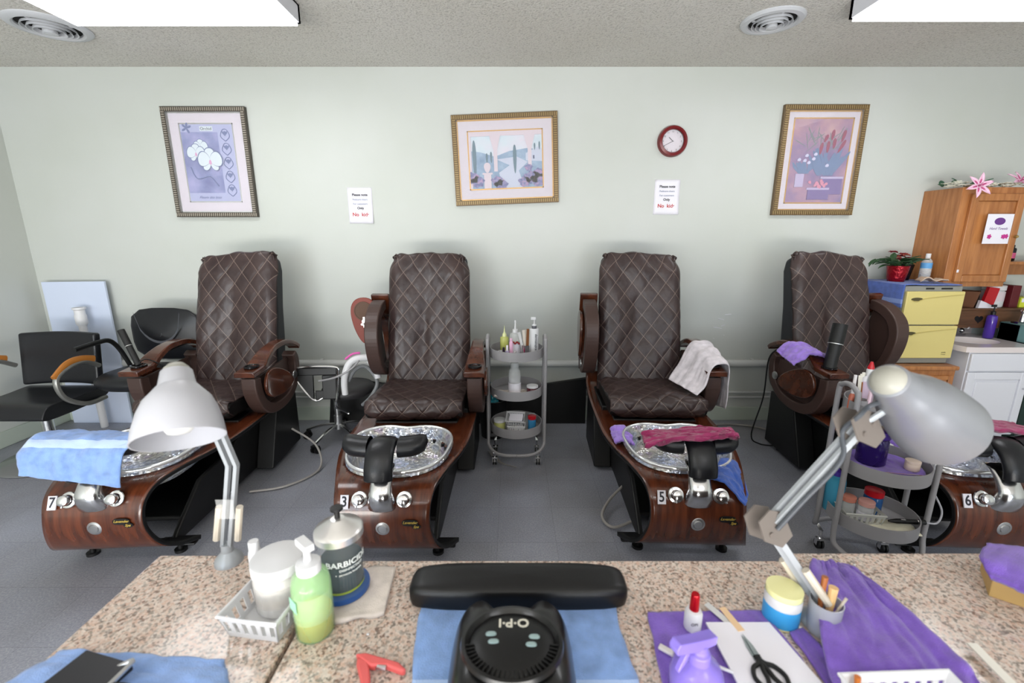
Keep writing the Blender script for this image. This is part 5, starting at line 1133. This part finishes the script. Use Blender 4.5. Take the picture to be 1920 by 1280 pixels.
# ---- left lamp
def desk_lamp(label, base, knee, top, cap, rim, r_rim, shade_m, arm_m, cord=True, plates=True, rc=1.0):
    t = thing('desk_lamp', label, 'desk lamp', base, 0, 'clamp on desk lamps'); B = V(base)
    knee, top, cap_, rim = [V(p) - B for p in (knee, top, cap, rim)]
    m = MB(); m.lathe([(0, 0), (.032, 0), (.03, .012), (.014, .03), (.012, .05), (0, .05)], n=24); m.obj('clamp_base', arm_m, t)
    s0 = V((0, 0, .045)); ax = (rim - cap_).normalized()
    sd = V((1, 0, 0)) if abs((knee - s0).normalized().x) < .5 else V((.4, -.9, .2)).normalized()
    for s in (-1, 1):
        MB().bar(s0 + sd * s * .009, knee + sd * s * .009, .008, .012).obj('lower_arm', arm_m, t)
        MB().bar(knee + sd * s * .009, top + sd * s * .009, .008, .012).obj('upper_arm', arm_m, t)
        m = MB(); q0 = s0.lerp(knee, .08) + sd * s * .026; q1 = s0.lerp(knee, .5) + sd * s * .024; m.tube([q0, q1], .008, 8, 1); m.obj('spring', mat('spring_cream', L(206, 196, 180), .4), t)
    u = (knee - s0).normalized(); w_ = (top - knee).normalized()
    if plates:
        for c0 in (knee, top):
            pn = sd; a_ = u; b_ = pn.cross(a_).normalized(); m = MB()
            pts = [c0 + a_ * x + b_ * y for x, y in ((-.036, -.024), (.012, -.036), (.036, -.012), (.036, .024), (.0, .038), (-.036, .012))]
            for s in (-1, 1):
                A = [m.V(p + pn * s * .015) for p in pts]; Bq = [m.V(p + pn * s * .018) for p in pts]
                for k in range(6): m.F((A[k], A[(k + 1) % 6], Bq[(k + 1) % 6], Bq[k]))
                m.F(A); m.F(Bq[::-1])
                m.cyl(c0 + b_ * .018 + pn * s * .015, c0 + b_ * .018 + pn * s * .021, .005, n=10); m.cyl(c0 - b_ * .014 + pn * s * .015, c0 - b_ * .014 + pn * s * .021, .005, n=10)
            m.obj('joint_plate', mat('joint_taupe', L(112, 104, 98), .5), t)
    ln = (rim - cap_).length; pr_ = [(.0, 0), (.024 * rc, 0), (.028 * rc, .003), (.033 * rc, ln * .22), (.038 * rc, ln * .26)]
    body = [(r_rim * k, ln * q) for k, q in ((.58, .33), (.74, .44), (.86, .60), (.95, .80), (1.0, .99), (1.0, 1.0))]
    inner = [(a - .0025, b) for a, b in reversed(body)] + [(.02, ln * .3), (0, ln * .3)]
    MB().lathe(pr_ + body + inner, c=cap_, d=ax, n=48).obj('lamp_shade', shade_m, t, smooth=50)
    MB().lathe([(0, -.016 * rc), (.014 * rc, -.014 * rc), (.023 * rc, -.004), (.026 * rc, .004), (0, .006)], c=cap_, d=ax, n=28).obj('shade_cap', mat('cap_grey', L(160, 158, 148), .4), t, smooth=60)
    c0 = cap_ + ax * ln * .62; m = MB(); m.lathe([(0, ln * .30), (.02, ln * .28), (.032, ln * .16), (.028, .02), (.014, -.03), (.013, -.06)], c=c0, d=ax, n=24); m.obj('bulb', mat('bulb_white', L(236, 236, 232), .3), t, smooth=60)
    side = cap_ + ax * ln * .33; o_ = (top - side); o_ = (o_ - ax * o_.dot(ax)).normalized()
    MB().tube([top, side + o_ * .05, side + o_ * .034], .006, 8, 2).obj('shade_stem', arm_m, t)
    if cord: MB().tube([cap_ + ax * .05 + o_ * .03, cap_ + ax * .06 + o_ * .07 + V((0, 0, .02)), top + V((-.02, -.02, .03)), top + V((-.03, 0, -.01)), top.lerp(knee, .3) + sd * .02, top.lerp(knee, .7) + sd * .02, knee + V((.0, 0, .0)) + sd * .02], .0045, 8, 8).obj('cord', mat('cord_dark', L(70, 74, 80), .5), t)
    return t
desk_lamp('white grey desk lamp clamped to the left granite table, shade tipped forward', dz(430, 1052), PD(436, 872, 1.02), PD(392, 770, .97), PD(331, 694, .93), PD(337, 824, .882), .079, mat('lamp_pearl', L(182, 182, 188), .35, coat=.2), LAMPW, False, False)
desk_lamp('silver desk lamp on the right granite table with a wide shade turned away', dz(1530, 1165), PD(1440, 985, .92), PD(1610, 800, .87), PD(1664, 712, .80), PD(1760, 800, .90), .078, SILV, LAMPW, rc=1.15)
m = MB(); c0 = PD(424, 955, 1.035); m.box(c0 - V((.022, .0, .025)), c0 + V((.018, .001, .025))); solo(m, 'tape_flag', 'piece of clear tape stuck on the post of the left desk lamp', 'tape', clear('tape_film', (.8, .8, .78, 1), .15))

# ---- basket with tub, soap bottle, disinfectant jar
b0 = dz(487, 1165); t = basket('white slotted basket holding a round tub on the left granite table', V((-.505, .805, ZD)), .125, .165, .055, R(-8), slots=(6, 7))
t = bottle('white lidded clear tub of cotton in the basket on the left table', V((-.50, .825, ZD + .005)), .052, .115, clear('frosted_tub', (.9, .88, .86, 1), .6), 'wide', WHITE, (.25, .75, clear('tub_print', L(226, 220, 214), .35)), None, 'cotton_tub')
m = MB(); rn = random.Random(6)
for k in range(12): m.ball((rn.uniform(-.025, .025), rn.uniform(-.025, .025), .015 + .05 * rn.random()), .017, 8)
m.obj('cotton', mat('cotton', L(226, 212, 196), .9), t)
bottle('slim white bottle standing behind the tub in the basket', V((-.57, .86, ZD + .004)), .014, .125, WHITE, 'screw', WHITE, None, None, 'slim_bottle', neck=.7)
s0 = dz(592, 1188); t = bottle('pale green soap bottle with white pump at the gap between the tables', V((-.399, .755, ZD)), .037, .205, clear('green_soap', L(186, 230, 170), .42), 'pump', WHITE, None, (.36, clear('yellow_soap', L(206, 176, 0), .98)), 'soap_bottle', rz=R(-40), shoulder=.22, neck=.5)
m = MB(); m.lathe([(.0376, .045), (.0376, .105)], n=32); m.obj('label', clear('soap_label', L(196, 232, 180), .35), t)
m = MB(); m.box((-.012, -.0385, .075), (.014, -.0375, .10)); m.obj('label_picture', mat('label_teal', L(150, 206, 176), .6), t)
towel('cream folded cloth under the disinfectant jar', [(-.43, .78, ZD + .006), (-.36, .77, ZD + .007), (-.27, .79, ZD + .006)], [(-.43, .91, ZD + .006), (-.36, .92, ZD + .007), (-.28, .925, ZD + .006)], T_CREAM, amp=.004, seed=50, th=.009, nu=24, nv=24, name='cloth')
t = thing('disinfectant_jar', 'glass disinfectant jar reading BARBICIDE with a steel lid', 'jar', V((-.378, .857, ZD + .013))); t.scale = (.95, .95, .86)
JG = clear('jar_glass', (.8, .86, .86, 1), .045); BLIQ = mat('dark_teal_liquid', L(10, 44, 56), .1, spec=.6)
MB().lathe([(0, 0), (.056, 0), (.058, .012), (.05, .02), (.049, .16), (.046, .162), (.046, .022)], n=44).obj('glass', JG, t, smooth=50)
MB().lathe([(.0585, .0), (.0595, .006), (.0585, .013), (.05, .016), (.0, .014), (0, .001)], n=44).obj('blue_base', mat('blue_rim', L(40, 84, 150), .3), t)
MB().lathe([(0, .019), (.046, .019), (.046, .095), (0, .095)], n=40).obj('liquid', BLIQ, t)
MB().lathe([(.0475, .02), (.0475, .026)], n=40).obj('green_meniscus', mat('yellow_green', L(150, 170, 40), .3), t)
MB().lathe([(.051, .156), (.054, .158), (.054, .175), (.05, .181), (.034, .189), (.015, .204), (0, .206)], n=44).obj('lid', mat('lid_steel', (.86, .84, .82, 1), .3, metal=.85), t, smooth=30)
MB().lathe([(.006, .2), (.006, .222), (.014, .228), (.014, .234), (0, .235)], n=20).obj('knob', BLACK, t)
def curved_text(m, body, r, z, size, mid, mi=0):
    b0_ = len(m.v); m.text(body, Matrix.Identity(4), size, .0002, bold=size * .02)
    for i in range(b0_, len(m.v)):
        v = m.v[i]; a = mid + v.x / r; rr = r + v.z; m.v[i] = V((rr * math.cos(a), rr * math.sin(a), z + v.y))
m = MB(); curved_text(m, 'BARBICIDE', .0512, .108, .021, R(-50)); curved_text(m, 'DISINFECTANT', .0512, .092, .0085, R(-42)); curved_text(m, '+  germicide fungicide', .0512, .08, .007, R(-50)); m.obj('lettering', mat('white_print', L(222, 226, 224), .6), t)

# ---- armrest cushion, towel, nail dryer
t = thing('arm_cushion', 'long black padded arm cushion lying across the middle granite table', 'cushion', (.014, .845, ZD))
m = MB()
def cush(u, v):
    a = 2 * PI * u; X, Y = supr(a, 5); k = math.sin(PI * min(max(v, .0), 1)) ; prof_ = [(0.0, 0), (.93, 0), (.99, .006), (1, .02), (1, .036), (.97, .047), (.86, .053), (.5, .056), (0, .057)]
    i = round(v * 8); kk, h = prof_[i]; x = .238 * X * (kk if kk > .85 else kk) ; return (x, .047 * Y * kk, h)
m.grid(64, 8, cush, cu=True); m.obj('pad', mat('cushion_vinyl', L(9, 9, 11), .42, bump=(24, .12, .006)), t, smooth=60)
t = towel('blue towel with pale ends under the black nail dryer on the middle table', [dz(768, 1330) + V((0, 0, .004)), dz(776, 1230) + V((0, 0, .004)), dz(790, 1126) + V((0, 0, .004))], [dz(1210, 1330) + V((0, 0, .004)), dz(1178, 1230) + V((0, 0, .004)), dz(1148, 1126) + V((0, 0, .004))], T_BLUE2, amp=.002, seed=60, th=.006, nu=40, nv=30)
t = thing('nail_dryer', 'black OPI nail dryer lamp with oval top on the blue towel', 'nail dryer', (.0, .635, ZD + .008))
GL = mat('dryer_black', L(10, 10, 11), .3, coat=.2)
m = MB(); n = 72
def dry(u, v):
    a = 2 * PI * u; X, Y = supr(a, 4.0); pr2 = [(1.0, 0), (1.03, .008), (1.02, .03), (.97, .055), (.90, .075), (.82, .088), (.6, .096), (0, .1)]
    k, h = pr2[round(v * 7)]; x = .108 * X * k; y = .125 * Y * k
    if Y > .3: y -= .045 * math.exp(-(x / .045) ** 4) * min(1, (Y - .3) * 2) * k
    return (x, y, h)
m.grid(n, 7, dry, cu=True); m.obj('housing', GL, t, smooth=50)
TM = Matrix.Translation((0, -.012, .094)) @ Matrix.Rotation(R(-4), 4, 'X')
m = MB(); m.M = TM; m.lathe([(.082, .0), (.088, .006), (.086, .013), (.080, .014), (.076, .008), (.074, .006)], n=60, sy=.92); m.obj('oval_ring', GL, t)
m = MB(); m.M = TM; m.lathe([(0, .016), (.05, .014), (.07, .009), (.078, .002), (.078, -.01)], n=60, sy=.9); m.obj('control_panel', mat('panel_black', L(8, 8, 9), .4), t, smooth=60)
m = MB(); m.M = TM
for k in range(26):
    a = R(180 + 8 + k * 6.55); m.bar((math.cos(a) * .064, math.sin(a) * .058, .010), (math.cos(a) * .079, math.sin(a) * .072, .010), .0022, .007)
m.obj('vent_ribs', BLACK, t)
m = MB()
for s in (-1, 1):
    for k in range(12): y = -.11 + .013 * k; m.tube([(s * .100, y, .012), (s * .106, y, .035), (s * .098, y, .062)], .0028, 6, 3)
for k in range(14): x = -.085 + .013 * k; m.tube([(x, -.112, .03), (x, -.108, .06), (x, -.10, .08)], .0028, 6, 3)
m.obj('side_ribs', BLACK, t)
m = MB(); m.M = TM @ Matrix.Translation((.003, .036, .0155)) @ Matrix.Rotation(PI, 4, 'Z'); m.text('O·P·I', Matrix.Identity(4), .026, .0004, bold=.0006); m.obj('lettering', mat('logo_cream', L(214, 210, 196), .5), t)
for x, y in ((-.036, .012), (-.031, -.004), (.038, .006), (.032, -.010)):
    m = MB(); m.M = TM @ Matrix.Translation((x, y, .0135)); m.lathe([(0, .003), (.006, .003), (.0075, .001), (.0075, 0)], n=20, sx=1.25, sy=.65, sup=3); m.obj('button', mat('button_grey', L(150, 172, 172), .4), t)

# ---- red clamp tool, left towel and black case
t = thing('tip_cutter', 'coral red nail tip cutter lying left of the blue towel', 'tool', dz(706, 1254) + V((0, 0, .002)), R(-8)); t.scale = (1.35, 1.2, 1.2)
COR = mat('coral_plastic', L(224, 98, 96), .4)
m = MB(); m.prism([(-.035, .01), (-.02, .014), (.03, .006), (.045, -.004), (.04, -.008), (.015, -.002), (-.005, -.006), (-.012, -.003)], 0, .012); m.obj('upper_handle', COR, t, bevel=.003)
m = MB(); m.prism([(-.03, .006), (-.012, .002), (.0, -.02), (.012, -.05), (.002, -.052), (-.012, -.026), (-.026, -.006)], .001, .011); m.obj('lower_handle', COR, t, bevel=.003)
m = MB(); m.tube([(.0 + .004 * math.cos(k), .000 + .0009 * k * 1.0 - .004, .006 + .004 * math.sin(k)) for k in range(1)] + [(.004, -.004, .008), (.016, -.004, .008)], .004, 8, 1); m.obj('spring', STEEL, t)
towel('light blue towel at the near left corner of the left granite table', [dz(-60, 1330) + V((0, 0, .006)), dz(60, 1262) + V((0, 0, .006)), dz(122, 1226) + V((0, 0, .006))], [dz(425, 1330) + V((0, 0, .006)), dz(430, 1290) + V((0, 0, .006)), dz(422, 1245) + V((0, 0, .006))], T_BLUEP, amp=.006, seed=70, th=.012, nu=40, nv=24)
t = thing('glasses_case', 'black flat case with a clasp on the left blue towel', 'case', dz(165, 1310) + V((0, 0, .026)), R(-14))
MB().box((-.06, -.045, 0), (.05, .045, .016)).obj('case', mat('case_black', L(30, 30, 34), .4), t, bevel=.003); m = MB(); m.tube([(.03, .035, .012), (.05, .045, .018), (.055, .0, .016)], .0045, 8, 5); m.obj('clasp', STEEL, t)
m = MB(); m.tube([(.05, .0, .01), (.10, .005, .012), (.15, -.02, .008)], .010, 8, 5); m.obj('strap', BLACK, t)

# ---- right side of the desk
Z1 = V((0, 0, .004))
towel('purple towel under the spray bottle and papers, right of the middle table', [dz(1260, 1360) + Z1, dz(1232, 1240) + Z1, dz(1214, 1152) + Z1], [dz(1560, 1360) + Z1, dz(1500, 1240) + Z1, dz(1425, 1148) + Z1], T_PUR, amp=.004, seed=80, th=.007, nu=40, nv=30)
t = thing('nail_glue_bottle', 'small white bottle with a bright red cap on the purple towel', 'bottle', dz(1297, 1182) + V((0, 0, .009)))
MB().lathe([(0, 0), (.016, 0), (.017, .003), (.017, .036), (.014, .042), (.009, .044)], n=28).obj('body', WHITE, t, smooth=40); MB().lathe([(0, .080), (.0075, .080), (.0085, .077), (.0095, .043), (0, .043)], n=20).obj('cap', mat('metal_red', L(180, 10, 24), .2, metal=.4), t, smooth=40)
m = MB(); m.text('OPI', Matrix.Translation((-.004, -.0172, .022)) @ RX, .009, .0002); m.obj('lettering', INK, t)
t = thing('spray_bottle', 'translucent lilac spray bottle in the near foreground on the purple towel', 'spray bottle', dz(1302, 1300) + V((0, 0, .009)), R(24))
LIL = clear('lilac_plastic', L(150, 130, 226), .72)
MB().lathe([(0, 0), (.042, 0), (.045, .006), (.045, .035), (.036, .055), (.018, .066), (.014, .07)], n=32).obj('body', LIL, t, smooth=50)
m = MB(); m.lathe([(.019, .066), (.019, .082), (.014, .086), (.012, .098), (0, .098)], n=24); m.prism([(-.062, .118), (-.06, .108), (-.012, .094), (.028, .092), (.03, .108), (-.01, .116), (-.055, .128)], -.010, .010, 'y'); m.prism([(-.03, .104), (-.022, .100), (-.035, .074), (-.048, .062), (-.05, .067)], -.005, .005, 'y'); m.obj('trigger_head', LIL, t, bevel=.002)
m = MB(); m.box((-.014, -.006, 0), (.014, .006, .006)); o = solo(m, 'eraser', 'small white block file lying left of the lilac spray bottle', 'nail file', mat('chalk', L(222, 216, 214), .7), bevel=.002); o.location += dz(1248, 1230) + V((0, 0, .012)); o.rotation_euler.z = R(-38)
for k, (px, py, rz, c, lab, ln) in enumerate(((1355, 1168, R(-62), (206, 206, 206), 'light grey nail file beside the red capped bottle', .085), (1370, 1172, R(-78), (230, 196, 156), 'wooden spatula tip under the papers', .06))):
    m = MB(); m.box((-ln / 2, -.0075, 0), (ln / 2, .0075, .002)); o = solo(m, 'nail_file', lab, 'nail file', mat('f_%d' % k, L(*c), .7), bevel=.003); o.location += dz(px, py) + V((0, 0, .012 + .003 * k)); o.rotation_euler.z = rz
m = MB(); q = [dz(*p) for p in ((1322, 1178), (1440, 1178), (1570, 1330), (1400, 1330))]
m.prism([(p.x, p.y) for p in q], ZD + .012, ZD + .016, 'z'); solo(m, 'paper_sheets', 'stack of white paper sheets under the black scissors', 'paper', PAPER)
t = thing('scissors', 'black handled scissors pointing away on the white papers', 'scissors', dz(1420, 1252) + V((0, 0, .017)), R(4))
for s in (-1, 1):
    b_ = MB(); b_.prism([(s * .001, .055), (s * .006, .03), (s * .007, 0), (s * -.004, 0), (s * -.001, .03)], .001 + .001 * s, .0025 + .001 * s); b_.obj('blade', mat('steel_dark', (.35, .4, .4, 1), .3, metal=1), t)
    m = MB(); m.tube([(s * -.003, .006, .003), (s * .006, -.008, .003), (s * .020, -.016, .003), (s * .028, -.036, .003), (s * .018, -.058, .003), (s * .007, -.04, .003), (s * .004, -.02, .003)], .0042, 8, 6, closed=True); m.obj('handle', BLACK, t)
m = MB(); m.tube([dz(1322, 1252) + V((0, 0, .018)), dz(1345, 1266) + V((0, 0, .02)), dz(1372, 1275) + V((0, 0, .018))], .0028, 8, 6); solo(m, 'white_cable', 'short white cable by the papers behind the lilac bottle', 'cable', WHITE)
# wipe packet and brush cup at the lamp foot
t = thing('wipe_tub', 'round tub with blue wave label behind the right lamp foot', 'tub', dz(1462, 1160) + V((0, 0, 0)))
MB().lathe([(0, 0), (.034, 0), (.034, .078), (0, .08)], n=32).obj('body', mat('tub_lemon', L(236, 232, 170), .4), t, smooth=40); m = MB(); m.lathe([(.0345, .004), (.0345, .066)], n=32); m.obj('label', mat('wave_blue', L(60, 160, 222), .4), t)
m = MB(); m.lathe([(.0348, .044), (.0348, .066)], n=32); m.obj('label_band', WHITE, t)
t = thing('tool_cup', 'clear cup of manicure brushes and sticks beside the right lamp foot', 'cup', dz(1540, 1180))
MB().lathe([(.0, .002), (.026, .002), (.028, .07), (.030, .07), (.028, 0), (0, 0)], n=30).obj('cup', clear('cup_grey', L(180, 182, 190), .75), t)
for k, (dx, dy, lx, ly, c, h, r, lab) in enumerate(((-.008, .004, -.004, .01, (158, 92, 44), .118, .006, 'brown handled nail brush in the clear cup'), (.008, .0, .012, .004, (226, 186, 130), .098, .009, 'pale wooden handled brush in the clear cup'), (.014, -.01, .03, -.01, (196, 186, 170), .085, .003, 'thin metal stick leaning right in the clear cup'))):
    m = MB(); m.tube([(dx * .3, dy * .3, .006), (dx, dy, .05), (lx, ly, h)], lambda q, r=r: r * (.5 + .5 * q), 10, 5); o = solo(m, 'nail_brush', lab, 'brush', mat('br_%d' % k, L(*c), .5)); o.location += dz(1540, 1180)
towel('large purple towel over the basket on the right granite table', [dz(1560, 1320) + V((0, 0, .02)), dz(1540, 1180, .80), dz(1520, 1075, .79), dz(1530, 1052, .775)], [dz(1850, 1330) + V((0, 0, .03)), dz(1790, 1225, .80), dz(1660, 1110, .80), dz(1590, 1058, .775)], T_PUR, amp=.014, seed=90, th=.007, nu=44, nv=44)
towel('narrow purple towel strip between the papers and the basket', [dz(1480, 1190) + Z1, dz(1530, 1260) + Z1, dz(1580, 1330) + Z1], [dz(1505, 1180) + Z1, dz(1570, 1250) + Z1, dz(1625, 1330) + Z1], T_PUR, amp=.003, seed=95, th=.006, nu=12, nv=24)
basket('white slotted basket at the bottom edge under the large purple towel', dz(1735, 1400) + V((0, 0, .0)), .19, .14, .062, R(2), slots=(9, 6))
m = MB(); m.tube([dz(1606, 1330, .77), dz(1608, 1268, .83)], lambda q: .003 + .002 * q, 8, 4); solo(m, 'nail_brush', 'orange handled brush upright at the left of the bottom edge basket', 'brush', mat('orange_wood', L(196, 110, 40), .4))
m = MB(); m.bar(dz(1822, 1206, .775), dz(1905, 1290, .775), .018, .003, up=(0, 0, 1)); solo(m, 'nail_file', 'long white nail file at the right beyond the large purple towel', 'nail file', mat('f_white2', L(230, 226, 216), .7))
t = thing('wooden_box', 'tan wooden box at the right edge under the small purple towel', 'box', dz(1955, 1130), R(-38))
MB().box((-.09, -.045, 0), (.09, .06, .055)).obj('body', mat('tan_wood', L(196, 160, 100), .5), t, bevel=.002)
towel('small purple towel over the tan box at the right edge', [dz(1850, 1022, .82), dz(1838, 1045, .83), dz(1856, 1082, .815)], [dz(2030, 1040, .83), dz(2030, 1095, .835), dz(1990, 1140, .82)], T_PUR, amp=.006, seed=99, th=.012, nu=24, nv=16)
for k, (px, py) in enumerate(((1602, 1060), (1618, 1076), (690, 1190))):
    m = MB(); m.ball((0, 0, .002), (.0035, .0025, .002), 8); o = solo(m, 'nail_tip', ['tiny white nail tip at the edge of the large purple towel', 'tiny white nail tip nearer the camera by the large purple towel', 'tiny white bead beside the cream cloth'][k], 'nail tip', WHITE); o.location += dz(px, py)
